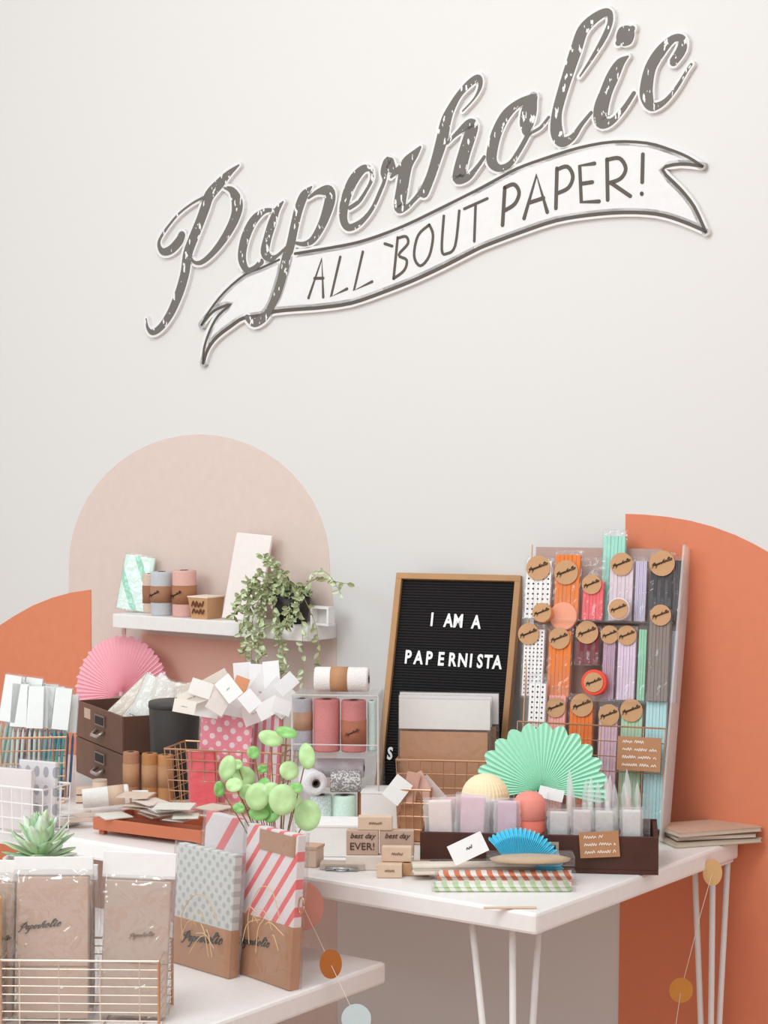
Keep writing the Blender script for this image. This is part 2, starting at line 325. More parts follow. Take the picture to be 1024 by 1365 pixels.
for L, w in ((B_TOPL, 2.6), (B_TOP, 3.4), (B_NR, 4), (B_BOT, 4.4), (B_NL, 3.2)):
    mb.ribbon([(x, z, ww) for x, z, ww in wstroke([(x, y, w) for x, y in L], 0, 3, .0125)], -0.0120, -0.0105)
part('banner_outline', mb, SGR, sign)
mb = MB()
for st in TAG: mb.ribbon(wstroke([(x, y, 3.6) for x, y in st], 0, 1 if len(st) < 4 else 4, .0125), -0.0120, -0.0105)
for st in TAG2: mb.ribbon(wstroke([(x, y, 5.0) for x, y in st], 0, 1 if len(st) < 5 or st[0][0] > 790 and st[0][0] < 793 else 4, .0125), -0.0120, -0.0105)
part('tagline_lettering', mb, SGR, sign)
# small logo in the same script, unit width 1, centred, for labels and sleeves
def logo_mesh(m, rot=0.0, name='lettering'):
    mb = MB(); c, s = math.cos(rot), math.sin(rot)
    for L in SIGN.values():
        for st in L:
            p = []
            for x, y, w in st:
                u, v = (x - 560) / 730, -(y - 250) / 730; p.append((u * c - v * s, u * s + v * c, max(w, 4) / 730 * 1.35))
            mb.ribbon(p, -0.0006, 0.0004, False)
    return mb.mesh(name, m)
LOGO = logo_mesh(mat('3a2c22', 0.8), -0.0); LOGO_L = logo_mesh(mat('3a2c22', 0.8), -R(16), 'logo')
LOGO_G = logo_mesh(mat('8a7566', 0.8), -R(16), 'logo')
def logo(parent, x, y, z, w, me=None, tilt=0):
    o = part('lettering', me or LOGO, None, parent); o.location = (x, y, z); o.scale = (w, 1, w); o.rotation_euler = (0, R(tilt), 0); return o
def scribble(parent, x0, x1, z, y, h, m, seed=1, name='handwriting', gap=True):
    rnd = random.Random(seed); mb = MB(); x = x0
    while x < x1:
        L = min(x1 - x, h * rnd.uniform(2, 5)); n = max(3, int(L / (h * 0.28))); p = []
        for i in range(n):
            p.append((x + L * i / (n - 1), z + (h * (0.5 if i % 2 else -0.3) * rnd.uniform(.5, 1.2)), h * 0.2))
        mb.ribbon(catmull(p, 3), y - 0.0005, y + 0.0003, False); x += L + h * 0.7
    return part(name, mb, m, parent)
FONT = {}
def word(parent, txt, x, y, z, size, m, name='lettering', shear=0, spacing=1.0, align='CENTER', bold=0.0):
    cu = bpy.data.curves.new(name, 'FONT'); cu.body = txt; cu.size = size; cu.align_x = align; cu.align_y = 'CENTER'; cu.shear = shear; cu.space_character = spacing
    cu.extrude = 0.0006; cu.offset = bold; cu.resolution_u = 3
    tmp = bpy.data.objects.new('tmp', cu); COL.objects.link(tmp); bpy.context.view_layer.update()
    me = bpy.data.meshes.new_from_object(tmp.evaluated_get(bpy.context.evaluated_depsgraph_get())); bpy.data.objects.remove(tmp)
    me.transform(Matrix.Rotation(PI / 2, 4, 'X')); me.materials.clear(); me.materials.append(m); me.name = name
    o = part(name, me, None, parent); o.location = (x, y, z); return o
# ------------------------------------------------------------- generic builders
def spool(label, M, r, h, hexc, band=None, group=None, lab=False, speck=None):
    t = thing('twine_spool', label, 'spool', M, group)
    wound = pattern('blotch', hexc, speck, 260, 0.52) if speck else mat(hexc, 0.9, bump=0.8, scale=320, var=0.12)
    part('twine', MB().lathe([(r * 0.96, 0), (r, h * 0.04), (r, h * 0.96), (r * 0.94, h), (r * 0.34, h), (r * 0.34, 0)], 30, True), wound, t, True)
    part('cardboard_core', MB().lathe([(r * 0.33, 0.001), (r * 0.33, h + 0.001), (r * 0.24, h + 0.001), (r * 0.24, 0.001)], 20, True), mat('5a463c', 0.8), t, True)
    if band:
        z0, z1, hc = band
        bd = part('paper_band', MB().lathe([(r * 1.0, h * z0), (r * 1.03, h * z0), (r * 1.03, h * z1), (r * 1.0, h * z1)], 30, True), mat(hc, 0.8), t, True)
        if lab: o = logo(bd, 0, -r * 1.035, h * (z0 + z1) / 2, r * 1.2)
    return t
def wire_basket(name, label, M, w, d, h, nx, nz, m, r=0.0013, taper=0.9, group=None, cat='basket'):
    t = thing(name, label, cat, M, group)
    def ring(z, rr):
        k = taper + (1 - taper) * z / h; a, b_ = w / 2 * k, d / 2 * k
        return [(-a, -b_, z), (a, -b_, z), (a, b_, z), (-a, b_, z), (-a, -b_, z)]
    part('rim', MB().tube(ring(h, 0), r * 1.7), m, t)
    g = MB()
    for i in range(nz): g.tube(ring(0.003 + (h - 0.003) * i / nz, 0), r)
    for i in range(nx + 1):
        x = -w / 2 + w * i / nx
        g.tube([(x, -d / 2, h), (x * taper, -d / 2 * taper, .003), (x * taper, d / 2 * taper, .003), (x, d / 2, h)], r)
    ny = max(2, int(nx * d / w))
    for i in range(ny + 1):
        y = -d / 2 + d * i / ny
        g.tube([(-w / 2, y, h), (-w / 2 * taper, y * taper, .003), (w / 2 * taper, y * taper, .003), (w / 2, y, h)], r)
    part('wire_mesh', g, m, t); return t
def fan_mb(r, a0, a1, n, depth, hub=0.012, scal=0.05, lobes=2):
    mb = MB(); vs = []; fs = []; N = 2 * n
    for i in range(N + 1):
        a = R(a0 + (a1 - a0) * i / N); s = (1 if i % 2 else -1) * depth
        rr = r * (1 - scal + scal * abs(math.sin(PI * i / (2 * lobes))) * 1.0)
        vs += [(hub * math.cos(a), s * 0.25, hub * math.sin(a)), (rr * .55 * math.cos(a), s * .7, rr * .55 * math.sin(a)), (rr * math.cos(a), s, rr * math.sin(a))]
    for i in range(N):
        for k in range(2): fs.append((3 * i + k, 3 * i + k + 1, 3 * i + 4 + k, 3 * i + 3 + k))
    return mb.add(vs, fs)
def sheet(w, h, cols=6, amp=0.002, t=0.0006, seed=0):
    rnd = random.Random(seed); mb = MB(); vs = []; fs = []
    for j in range(cols + 1):
        for i in range(cols + 1):
            vs.append((-w / 2 + w * i / cols, rnd.uniform(-amp, amp), h * j / cols))
    for j in range(cols):
        for i in range(cols):
            a = j * (cols + 1) + i; fs.append((a, a + 1, a + cols + 2, a + cols + 1))
    return mb.add(vs, fs)
def cello_pack(name, label, M, w, h, t, content, cat='pack', group=None, header=0.0, sleeve=None, logo_at=None, lm=None, filmm=None, inset=0.06, sleeve_m=None, pouch=True, cname='paper_bags'):
    T = thing(name, label, cat, M, group)
    c = MB().box(-w / 2 * (1 - inset), w / 2 * (1 - inset), -t / 2 * .8, t / 2 * .8, 0.002, h * (1 - header) - 0.004)
    part(cname, c, content, T, bevel=0.0015)
    if sleeve:
        s0, s1 = sleeve
        sl = part('sleeve', MB().box(-w / 2 * (1 - inset) - .001, w / 2 * (1 - inset) + .001, -t / 2 * .8 - .0012, t / 2 * .8 + .0012, h * s0 + .001, h * s1), sleeve_m or KRAFT, T, label='kraft paper sleeve')
        if logo_at: logo(sl, logo_at[0] * w, -t / 2 * .8 - .0022, h * logo_at[1], w * logo_at[2], lm or LOGO_L)
    elif logo_at: logo(T, logo_at[0] * w, -t / 2 * .8 - .001, h * logo_at[1], w * logo_at[2], lm or LOGO_L)
    if pouch:
        rnd = random.Random(int(w * 1e5)); g = MB(); nx, nz = 9, 16; vs = []; fs = []
        for j in range(nz + 1):
            for i in range(nx + 1):
                e = min(i, nx - i) == 0; th = t / 2 + .002 + (0 if e or j in (0, nz) else rnd.uniform(-.0012, .0025)); 
                if j > nz * (1 - header): th = .003
                vs.append((-w / 2 + w * i / nx + (rnd.uniform(-.0015, .0015) if e else 0), -th, h * j / nz))
        for j in range(nz):
            for i in range(nx):
                a = j * (nx + 1) + i; fs.append((a, a + 1, a + nx + 2, a + nx + 1))
        n = len(vs); vs += [(x, -y, z) for x, y, z in vs]; fs += [tuple(q + n for q in reversed(f)) for f in fs]
        ed = lambda i, j: j * (nx + 1) + i
        for j in range(nz):
            for i in (0, nx): a, b_ = ed(i, j), ed(i, j + 1); fs.append((a, b_, b_ + n, a + n))
        g.add(vs, fs); part('clear_pouch', g, filmm or FILM, T, True, label='clear cellophane pouch')
    if header:
        hd = part('header_card', MB().box(-w / 2, w / 2, -.0045, .0045, h * (1 - header), h + .001), CARD, T, label='white header card')
    return T
# ------------------------------------------------------------- wall shelf and what stands on it
so = 0.11
xa, za = wl(150, 818, -so); xb, _ = wl(449, 832, 0); zs = za
sh = thing('wall_shelf', 'white floating shelf on the wall with a plant and rolls', 'shelf', WM)
part('shelf_board', MB().box(xa, xb, -so, 0, zs - 0.034, zs), mat('efe9e6', 0.4, bump=0.02), sh, bevel=0.002)
def shf(px, off=0.06, tilt=0, roll=0, rz=0):
    x, _ = wl(px, 820, -off); return WM @ Matrix.Translation((x, -off, zs)) @ Matrix.Rotation(R(rz), 4, 'Z') @ Matrix.Rotation(R(-tilt), 4, 'X') @ Matrix.Rotation(R(roll), 4, 'Y')
def SP(px): return (WM @ Vector((wl(px, 820, -.06)[0], -.06, zs))).y / F / math.cos(R(TH)) / math.cos(math.atan((px - CX) / F) + 0)   # metres per pixel along the wall
def SV(px): return (WM @ Vector((wl(px, 820, -.06)[0], -.06, zs))).y / F
GREENM = pattern('stripes', 'dff3e8', '9ed6bb', 20, 0.3, 28)
M = shf(175, .06, 10, 0, 20); w = SV(170) * 44; h = SV(170) * 76
cello_pack('marbled_pouch', 'mint green marbled paper pouch leaning at the left end of wall shelf', M @ Matrix.Translation((0, 0, .004)) @ Matrix.Rotation(R(7), 4, 'Y'), w, h, .012, GREENM, 'pouch', inset=.02, cname='marbled_paper')
sv = SV(215)
spool('slim kraft-banded roll at the back left on the wall shelf, beside the marbled pouch', shf(200, .035), sv * 10, sv * 53, 'd9bfae', (.25, .7, '9a6a50'))
spool('silver grey roll with brown band on the wall shelf', shf(216, .07), sv * 15, sv * 58, 'c3c5c9', (.3, .68, 'a87a5e'), lab=True)
spool('rose pink roll with brown band on the wall shelf', shf(246, .065), sv * 16, sv * 61, 'dfb0a4', (.28, .68, 'a5704f'), lab=True)
M = shf(275, .075); t = thing('wooden_cup', 'small square wooden cup with dark lettering on the wall shelf', 'cup', M)
s = sv * 17; hh = sv * 29
part('cup_body', MB().hexa([(-s * .8, -s * .8, 0), (s * .8, -s * .8, 0), (s * .8, s * .8, 0), (-s * .8, s * .8, 0), (-s, -s, hh), (s, -s, hh), (s, s, hh), (-s, s, hh)]), KRAFT2, t)
part('cup_rim', MB().box(-s * 1.03, s * 1.03, -s * 1.03, s * 1.03, hh - .002, hh + .001), mat('f0dcc8', .7), t)
for k in (0, 1): scribble(t, -s * .6, s * .6, hh * (.65 - .32 * k), -s * (1.0 - .06 * (k + 1)) - .0025, hh * .3, mat('6a3c22', .8), 5 + k)
M = shf(320, .075, 12, 3); sv3 = SV(320)
solo('blank_canvas', MB().box(-sv3 * 31, sv3 * 31, -.004, .004, .001, sv3 * 117), mat('efe4df', .7), 'tall pale blank board leaning on wall above the shelf beside plant', 'board', M, bevel=.002)
svp = SV(385); M = shf(388, .055)
pl = thing('trailing_plant', 'trailing string plant in a black pot on the wall shelf', 'plant', M)
pr = svp * 27; ph = svp * 40
part('pot', MB().lathe([(pr * .8, 0), (pr, ph), (pr * .92, ph), (pr * .85, ph * .8), (0.001, ph * .8)], 28), mat('26221f', .5), pl, True)
lv = [MB(), MB()]; stm = MB(); rnd = random.Random(3)
def leaf(mb, p, d, ln, wdh, cup=.25):
    d = d.normalized(); sd = d.cross(Vector((rnd.uniform(-.4, .4), -1, rnd.uniform(-.4, .4)))).normalized(); nn = sd.cross(d)
    mb.add([p, p + d * ln * .35 + sd * wdh * .5 + nn * wdh * cup, p + d * ln * .75 + sd * wdh * .4 + nn * wdh * cup, p + d * ln, p + d * ln * .75 - sd * wdh * .4 + nn * wdh * cup, p + d * ln * .35 - sd * wdh * .5 + nn * wdh * cup, p + d * ln * .5], [(0, 1, 6), (1, 2, 6), (2, 3, 6), (3, 4, 6), (4, 5, 6), (5, 0, 6)])
Mi = M.inverted()
def PW(px, py, off=.1):    # shelf plant local point
    x, z = wl(px, py, -off); return Mi @ (WM @ Vector((x, -off, z)))
strands = [[(372, 788), (352, 790), (338, 820), (336, 860), (334, 902)], [(368, 786), (345, 775), (330, 800), (322, 845)], [(375, 782), (350, 762), (332, 778), (318, 812)],
  [(380, 790), (365, 800), (372, 850), (375, 900), (380, 928)], [(392, 790), (372, 822), (378, 870), (384, 915)], [(396, 800), (402, 828), (404, 870), (404, 910)],
  [(402, 790), (420, 830), (425, 860), (428, 895)], [(405, 785), (425, 762), (440, 768), (455, 792)], [(400, 782), (428, 770), (445, 775), (462, 778)], [(385, 780), (370, 755), (350, 742)],
  [(390, 780), (375, 760), (362, 752)], [(388, 785), (352, 800), (345, 850), (342, 890)], [(390, 785), (385, 810), (388, 830), (372, 836)], [(398, 783), (400, 800), (396, 822)], [(380, 783), (350, 783), (325, 790), (312, 820)],
  [(376, 784), (356, 800), (352, 840), (350, 875)], [(372, 784), (340, 795), (330, 830), (328, 870)]]
for si, st in enumerate(strands):
    offs = [.06] + [min(.15, .085 + .02 * k + rnd.uniform(-.01, .015)) for k in range(1, len(st))]
    P = catmull([tuple(PW(x, y, o)) for (x, y), o in zip(st, offs)], 8); stm.tube(P, .0007, 4)
    thin = si in (5, 6, 7, 8)
    for k, p in enumerate(P):
        if thin and k % 2: continue
        for q in range(1 if thin else 2):
            leaf(lv[(si + k) % 2], Vector(p), Vector((rnd.uniform(-1, 1), rnd.uniform(-1, .3), rnd.uniform(-.9, .5))), svp * rnd.uniform(8, 13), svp * rnd.uniform(4.5, 7))
for k in range(190):
    a = rnd.uniform(0, 2 * PI); rr = pr * math.sqrt(rnd.random()) * 1.25; p = Vector((rr * math.cos(a) - pr * .1, rr * math.sin(a) * .8 - .004, ph * .88 + rnd.uniform(0, .026) * (1.3 - rr / pr * .7)))
    leaf(lv[k % 2], p, Vector((rnd.uniform(-1, 1), rnd.uniform(-1, .4), rnd.uniform(-.3, 1))), svp * rnd.uniform(9, 14), svp * rnd.uniform(5, 7.5))
part('stems', stm, mat('9a9468', .7), pl); part('leaves', lv[0], mat('a3a67c', .6), pl, label='olive green leaves'); part('leaves', lv[1], mat('cfdcb4', .6), pl, label='pale green leaves')
M = shf(430, .06); e = svp
t = thing('small_white_frame', 'small empty white box frame at the right end of the wall shelf', 'frame', M)
g = MB()
for b_ in ((-e * 15, e * 15, 0, e * 3), (-e * 15, e * 15, e * 22, e * 25), (-e * 15, -e * 12, e * 3, e * 22), (e * 12, e * 15, e * 3, e * 22)): g.box(b_[0], b_[1], -.012, .012, b_[2] + .0003, b_[3])
part('frame_border', g, WHITE, t); part('frame_back', MB().box(-e * 12, e * 12, .009, .011, e * 3, e * 22), mat('dcd6d3', .6), t)
# ------------------------------------------------------------- letter board
TLp = at(530, 765, 4.31); lean = 17.2
LB = frame(base(497, 4.165, 0.751), -20, lean)
u0, v0 = hit(LB, 492, 1088); u1, v1 = hit(LB, 697, 768); ul, vt = hit(LB, 531, 765); v0 = 0; u0 = ul
lb = thing('letter_board', 'black felt letter board in an oak frame leaning against the wall', 'letter board', LB)
fw = .0135; OAK = mat('b88a5e', .6, var=.15, scale=25)
fr = MB()
fr.box(u0, u1, -.014, .010, vt - fw, vt); fr.box(u0, u1, -.014, .010, 0, fw); fr.box(u0, u0 + fw, -.014, .010, fw, vt - fw); fr.box(u1 - fw, u1, -.014, .010, fw, vt - fw)
part('frame', fr, OAK, lb, bevel=.001)
fg = MB().box(u0 + fw, u1 - fw, -.002, .009, fw, vt - fw); z = fw + .004
while z < vt - fw - .004: fg.box(u0 + fw, u1 - fw, -.0045, -.002, z, z + .0035); z += .0062
part('felt_panel', fg, mat('211e1e', .95, var=.3, bump=.4, scale=300), lb)
LW = mat('f4f2f0', .4)
for txt, y, xs, hpx in (('I AM A', 828, (576, None, 598, 611, None, 635), 19), ('PAPERNISTA', 880, (544, 558, 572, 588, 603, 617, 628, 640, 651, 663), 19), ('S', 1010, (520,), 17)):
    mbase = None
    for ch, x in zip(txt, xs):
        if x is None: continue
        uu, vv = hit(LB, x, y + (x - 600) * .06, -.006)
        o = word(lb, ch, uu, -.0062, vv, .0405 * (hpx / 19), LW, 'letter_' + ch.lower(), bold=.0013); o.scale = (.72, 1, 1)
# ------------------------------------------------------------- display rack of pouches
RK = frame(base(690, 3.975, 0.751), -20, 10)
def rk(px, py, off=0): return hit(RK, px, py, off)
xR = rk(897, 860)[0]; zT = rk(800, 728)[1]
rack = thing('display_rack', 'tilted wire and acrylic rack full of cellophane pouches at the right', 'rack', RK)
xB = rk(886, 1085)[0]; xT = rk(916, 735)[0]; xL = rk(709, 740)[0]
part('back_panel', MB().hexa([(.012, .030, 0), (xB, .030, 0), (xB, .034, 0), (.012, .034, 0), (xL, .030, zT), (xT, .030, zT), (xT, .034, zT), (xL, .034, zT)]), mat('b99a90', .6), rack)
part('side_panel', MB().hexa([(xB, -.045, 0), (xB + .004, -.045, 0), (xB + .004, .034, 0), (xB, .034, 0), (xT, -.045, zT), (xT + .004, -.045, zT), (xT + .004, .034, zT), (xT, .034, zT)]), FILM2, rack, label='hazy clear side panel')
part('upright', MB().tube([(.012, -.038, 0), (xL, -.0, zT)], .0016), BRASS, rack)
rowz = [rk(800, 829)[1], rk(800, 934)[1], 0.02]
for z in rowz: part('ledge', MB().box(0, xR, -.03, .03, z - .003, z), ACR, rack)
g = MB(); zr = rk(800, 968)[1]
for z in (zr, zr - .03, zr - .06, zr - .09): g.tube([(0, -.04, z), (xR, -.04, z)], .0012 if z < zr else .0018)
for i in range(8): g.tube([(xR * i / 7, -.04, zr), (xR * i / 7, -.04, 0.0)], .0011)
part('wire_rail', g, BRASS, rack)
DOTB = pattern('dots', 'f3eeec', '2e2a2c', 95, .2, zs=1.0); DOTR = pattern('dots', 'f3eeec', '55484a', 120, .22)
PCH = [  # x0,x1,ytop,ybot,colour,content word,label disc (x,y,r)
 (803,835,706,800,'a5dccb','mint green',None), (700,737,742,828,DOTB,'white black-dotted',(718,757,16)), (739,775,733,829,'e8823c','bright orange',(755,763,16)),
 (777,807,742,828,'f2646a','hot coral',(789,779,13)), (812,846,742,829,'dccad2','pale lilac',(829,752,15)), (847,863,742,829,'c9c1d6','lavender',None),
 (866,898,736,828,'4b474a','charcoal patterned',(883,751,17)), (899,911,741,828,'5c5659','slate grey',None),
 (697,727,832,934,DOTR,'white grey-dotted',(705,845,14)), (730,763,834,934,'e97f38','deep orange',(746,851,14)), (768,801,834,888,'7c2b32','maroon',(783,843,15)),
 (804,821,834,934,'bd9db0','mauve',(813,846,12)), (823,849,834,934,'ddc8da','light orchid',(836,847,13)), (851,862,832,934,'a9dbbd','leaf mint',None),
 (864,894,812,934,'8e8079','taupe grey',(881,820,14)), (895,904,834,934,'aeb9c2','blue grey',None),
 (703,727,897,1068,DOTB,'white square-dotted',None), (729,754,914,1068,'f2aaa2','soft pink',(741,943,13)), (757,791,924,1068,'e87a3a','tangerine',(776,940,15)),
 (797,824,930,1068,'dcb8c6','rose pink',(812,953,14)), (826,857,932,1068,'b5d0b2','sage green',(842,947,15)), (859,889,922,1068,'b7dcde','pale aqua',None)]
pcs = 'upper'; LD = None
for i, (x0_, x1_, yt, yb, colr, cw, lab) in enumerate(PCH):
    row = 0 if i < 8 else 1 if i < 16 else 2
    off = [-.006, -.010, -.014][row] + (.018 if i in (0,) else 0) + (-.012 if i in (14, 16) else 0)
    ua, zt = rk(x0_, yt, off); ub, _ = rk(x1_, yt, off); uc, _ = rk((x0_ + x1_) / 2, (yt + yb) / 2, off)
    zb = rowz[row] + .0005; w = abs(ub - ua) + .0014; h = zt - zb
    if i == 10: zb = rk(780, 887, off)[1]; h = zt - zb
    roww = ('top row', 'middle row', 'bottom row')[row]
    lb_ = cw + ' tissue pouch in the ' + roww + ' of the rack' + (', no round label' if not lab else ', with round label')
    M = RK @ Matrix.Translation((uc, off, zb))
    T = thing('tissue_pouch', lb_, 'pouch', M, 'tissue paper pouches on the rack')
    th = .016 if w > .02 else .012
    cm = colr if not isinstance(colr, str) else mat(colr, .7, var=.08, bump=.5, scale=90)
    ct = MB(); n = 6
    for k in range(n): ct.box(-w * .44 + w * .88 * k / n, -w * .44 + w * .88 * (k + 1) / n - .0003, -th * .38 - .0008 * (k % 2), th * .38, .002, h * (.93 if cw != 'hot coral' else .62))
    part('tissue_paper', ct, cm, T, bevel=.0006)
    pm = MB().hexa([(-w / 2, -th / 2, 0), (w / 2, -th / 2, 0), (w / 2, th / 2, 0), (-w / 2, th / 2, 0), (-w / 2, -th * .3, h), (w / 2, -th * .3, h), (w / 2, th * .3, h), (-w / 2, th * .3, h)])
    part('clear_pouch', pm, FILM, T)
    if lab:
        lx, lz = rk(lab[0], lab[1], off - th / 2); s = abs(rk(lab[0] + lab[2], lab[1], off)[0] - rk(lab[0], lab[1], off)[0])
        disc = MB().prism([(s * math.cos(q * PI / 14), s * math.sin(q * PI / 14)) for q in range(28)], -.0012, 0)
        d = part('round_label', disc, KRAFT2, T, label='round kraft label'); d.location = (lx - uc, -th / 2 - .0012, lz - zb)
        logo(d, 0, -.002, 0, s * 1.6)
# round pieces standing in the rack
def RP(px, py, off): x, z = rk(px, py, off); return RK @ Matrix.Translation((x, off, z))
for (px, py, r, colr, lb_, lab) in ((793, 910, 17, 'f0513a', 'round bright coral streamer roll in middle row of the rack', True), (752, 822, 19, 'f0a486', 'peach round tissue roll resting in the top row of rack', False), (724, 817, 13, 'e29a5e', 'small round orange kraft roll beside the peach roll', True), (826, 812, 15, 'e4d3d3', 'small round blush roll at the foot of pale lilac pouch', True)):
    s = wd(r, 4.0); M = RP(px, py, -.030 if px != 752 else -.008); t = thing('streamer_roll', lb_, 'streamer roll', M)
    part('rolled_paper', MB().prism([(s * math.cos(q * PI / 16), s * math.sin(q * PI / 16)) for q in range(32)], -.009, .009), mat(colr, .7, bump=.4), t, bevel=.002)
    if lab:
        s2 = wd(13, 4.0); d = part('round_label', MB().prism([(s2 * math.cos(q * PI / 14), s2 * math.sin(q * PI / 14)) for q in range(28)], -.0112, -.0098), KRAFT2, t); logo(d, 0, -.0119, 0, s2 * 1.6)
def price_card(label, M, w, h, lines, m=KRAFT, seed=1, ink=CHALK, name='price_card'):
    t = thing(name, label, 'card', M); part('card', MB().box(0, w, -.0008, .0008, 0, h), m, t)
    for k in range(lines): scribble(t, w * .12, w * (.9 if k else .6), h * (1 - (k + .7) / (lines + .4)), -.0013, h * .42 / lines, ink, seed + k)
    return t
x0, z0 = rk(822, 1026, -.048); x1, z1 = rk(882, 984, -.048)
price_card('kraft price card with four white handwritten lines on the rack rail', RK @ Matrix.Translation((x0, -.048, z0)), x1 - x0, z1 - z0, 4, seed=3)
# ------------------------------------------------------------- crate in front of the rack
TZ = 0.7505
CM = frame(base(719, 3.585, TZ), -7)
xl = hit(CM, 560, 1140)[0]; xr2 = hit(CM, 878, 1140)[0]; chh = hit(CM, 720, 1113)[1]; cdp = .185
cr = thing('wooden_crate', 'low dark brown wooden crate of party supplies on the tall table', 'crate', CM)
g = MB().box(xl, xr2, 0, cdp, 0, .008); part('bottom_board', g, DKW, cr)
part('front_board', MB().box(xl, xr2, 0, .009, .008, chh), DKW, cr, bevel=.001); part('back_board', MB().box(xl, xr2, cdp - .009, cdp, .008, chh), DKW, cr)
for x in (xl, xr2 - .009, hit(CM, 722, 1110)[0]): part('end_board', MB().box(x, x + .009, .009, cdp - .009, .008, chh - .002), DKW, cr)
part('label_holder', MB().box(hit(CM, 712, 1135)[0], hit(CM, 745, 1135)[0], -.0025, 0, hit(CM, 730, 1152)[1], hit(CM, 730, 1122)[1]), mat('c8b4a4', .5, .4), cr)
part('label_card', MB().box(hit(CM, 716, 1135)[0], hit(CM, 741, 1135)[0], -.0035, -.0025, hit(CM, 730, 1148)[1], hit(CM, 730, 1126)[1]), INK, cr)
x0, z0 = hit(CM, 774, 1144, -.004); x1, z1 = hit(CM, 827, 1111, -.004)
price_card('tilted kraft price card with white handwriting on the crate front', CM @ Matrix.Translation((x0, -.0045, z0)) @ Matrix.Rotation(R(-4), 4, 'Y'), x1 - x0, z1 - z0, 3, seed=11)
def cloc(px, py, off): x, z = hit(CM, px, py, off); return x, z
# clear bags in the left half
bags = [(590, 44, 1062, 'f3dcd8', 'pinkish white'), (612, 38, 1058, 'd98a86', 'dusty rose'), (628, 46, 1056, 'ecc4d0', 'pale pink'), (656, 38, 1062, 'e8e4e4', 'silver grey'), (676, 36, 1063, 'e2b8cc', 'light mauve')]
for i, (px, pw, pt, hx, nm) in enumerate(bags):
    off = .03 + .028 * (i % 2); x, _ = cloc(px, 1100, off); z1 = cloc(px, pt, off)[1]
    cello_pack('cellophane_bag', nm + ' party supplies in a frosted bag, ' + ('left' if i < 2 else 'middle' if i < 4 else 'right') + ' part of the crate bags', CM @ Matrix.Translation((x, off, .009)) @ Matrix.Rotation(R(random.uniform(-7, 7)), 4, 'Y'), wd(pw, 3.6), z1 - .012, .022, mat(hx, .7), 'bag', 'frosted bags in the crate', inset=.3, filmm=FILM2, cname='party_supplies', pouch=True)
# clear tray with tubes on the right
x0, _ = cloc(727, 1100, .03); x1, z1 = cloc(867, 1073, .03)
tr = thing('clear_tray', 'clear plastic tray in the right half of the crate', 'tray', CM @ Matrix.Translation((0, .02, .009)))
g = MB(); zt = z1 - .009
g.box(x0, x1, 0, .0015, 0, zt); g.box(x0, x1, .13, .1315, 0, zt); g.box(x0, x0 + .0015, .0015, .13, 0, zt); g.box(x1 - .0015, x1, .0015, .13, 0, zt)
part('tray_walls', g, FILM, tr)
bags2 = [(745, 1080, 'efe8e6', 'white'), (776, 1078, 'f0dfdc', 'blush white'), (806, 1079, 'ece6e2', 'cream'), (842, 1078, 'f4f0ec', 'bright white')]
for i, (px, pt, hx, nm) in enumerate(bags2):
    x, _ = cloc(px, 1100, .032); zz = cloc(px, pt, .032)[1]
    cello_pack('candle_bag', nm + ' filled clear bag standing at the front of the clear tray', CM @ Matrix.Translation((x, .036, .0095)), wd(31, 3.6), zz - .0095, .02, mat(hx, .7), 'bag', 'white bags in the clear tray', inset=.25, filmm=FILM2, cname='filling')
for i in range(11):
    px = 760 + i * 9.2 + random.uniform(-2, 2); off = .075 + .014 * (i % 3); x, _ = cloc(px, 1060, off); zt_ = cloc(px, 1040 + random.uniform(-8, 8) - (8 if i in (0, 9) else 0), off)[1]; r = wd(4.2, 3.65); h = zt_ - .0095
    t = thing('clear_tube', 'slender clear tube with a pointed tip, %s in the clear tray' % ('leftmost of the bunch' if i == 0 else 'rightmost of the bunch' if i == 10 else 'inside the bunch'), 'tube', CM @ Matrix.Translation((x, off, .0095)) @ Matrix.Rotation(R(random.uniform(-4, 4)), 4, 'Y'), 'clear tubes in the tray')
    part('tube_body', MB().lathe([(r, 0), (r, h * .82), (r * .6, h * .92), (r * .1, h)], 12), FILM2, t, True)
    part('tube_filling', MB().lathe([(r * .7, .001), (r * .7, h * .7)], 10), mat(['e6cfcb', 'd8b9b6', 'e8e2de', 'cfe0d4'][i % 4], .7), t, True)
# fans and balls behind / in the crate
M = frame(at(722, 1052, 3.80), -8, 6)
t = thing('paper_fan', 'large mint green paper fan standing behind the brown crate', 'paper fan', M)
part('pleats', fan_mb(wd(89, 3.80), -12, 192, 40, .0028, .003, .10, 3), mat('b9f2d6', .8, var=.04), t, solid=.0006)
part('centre_eyelet', MB().lathe([(.006, -.004), (.006, .004)], 12), mat('4fc48e', .7), t)
def hball(px, py, rx, rz_, Y, hexc, label, M=None):
    M = Matrix.Translation(at(px, py, Y)); t = thing('honeycomb_ball', label, 'paper ball', M); a, b_ = wd(rx, Y), wd(rz_, Y); prof = []
    for k in range(15):
        q = -PI / 2 + PI * k / 14; prof.append((max(.0004, a * math.cos(q)), b_ * math.sin(q)))
    part('honeycomb_paper', MB().lathe(prof, 72, ridge=lambda an: 1 + .012 * math.cos(36 * an)), mat(hexc, .8, var=.04, bump=.4), t)
    part('card_edge', MB().lathe([(a * 1.015, -b_ * .015), (a * 1.02, 0), (a * 1.015, b_ * .015)], 40), mat('f4ead8', .7), t)
    return t
hball(647, 1062, 32, 31, 3.70, 'f8e4bc', 'pale yellow honeycomb paper ball poking out of the crate')
M = frame(at(706, 1075, 3.640), 0, 0) @ Matrix.Rotation(R(0), 4, 'X'); s = wd(22, 3.64)
t = thing('round_lantern', 'coral red round paper roll upright in the crate', 'paper ball', M)
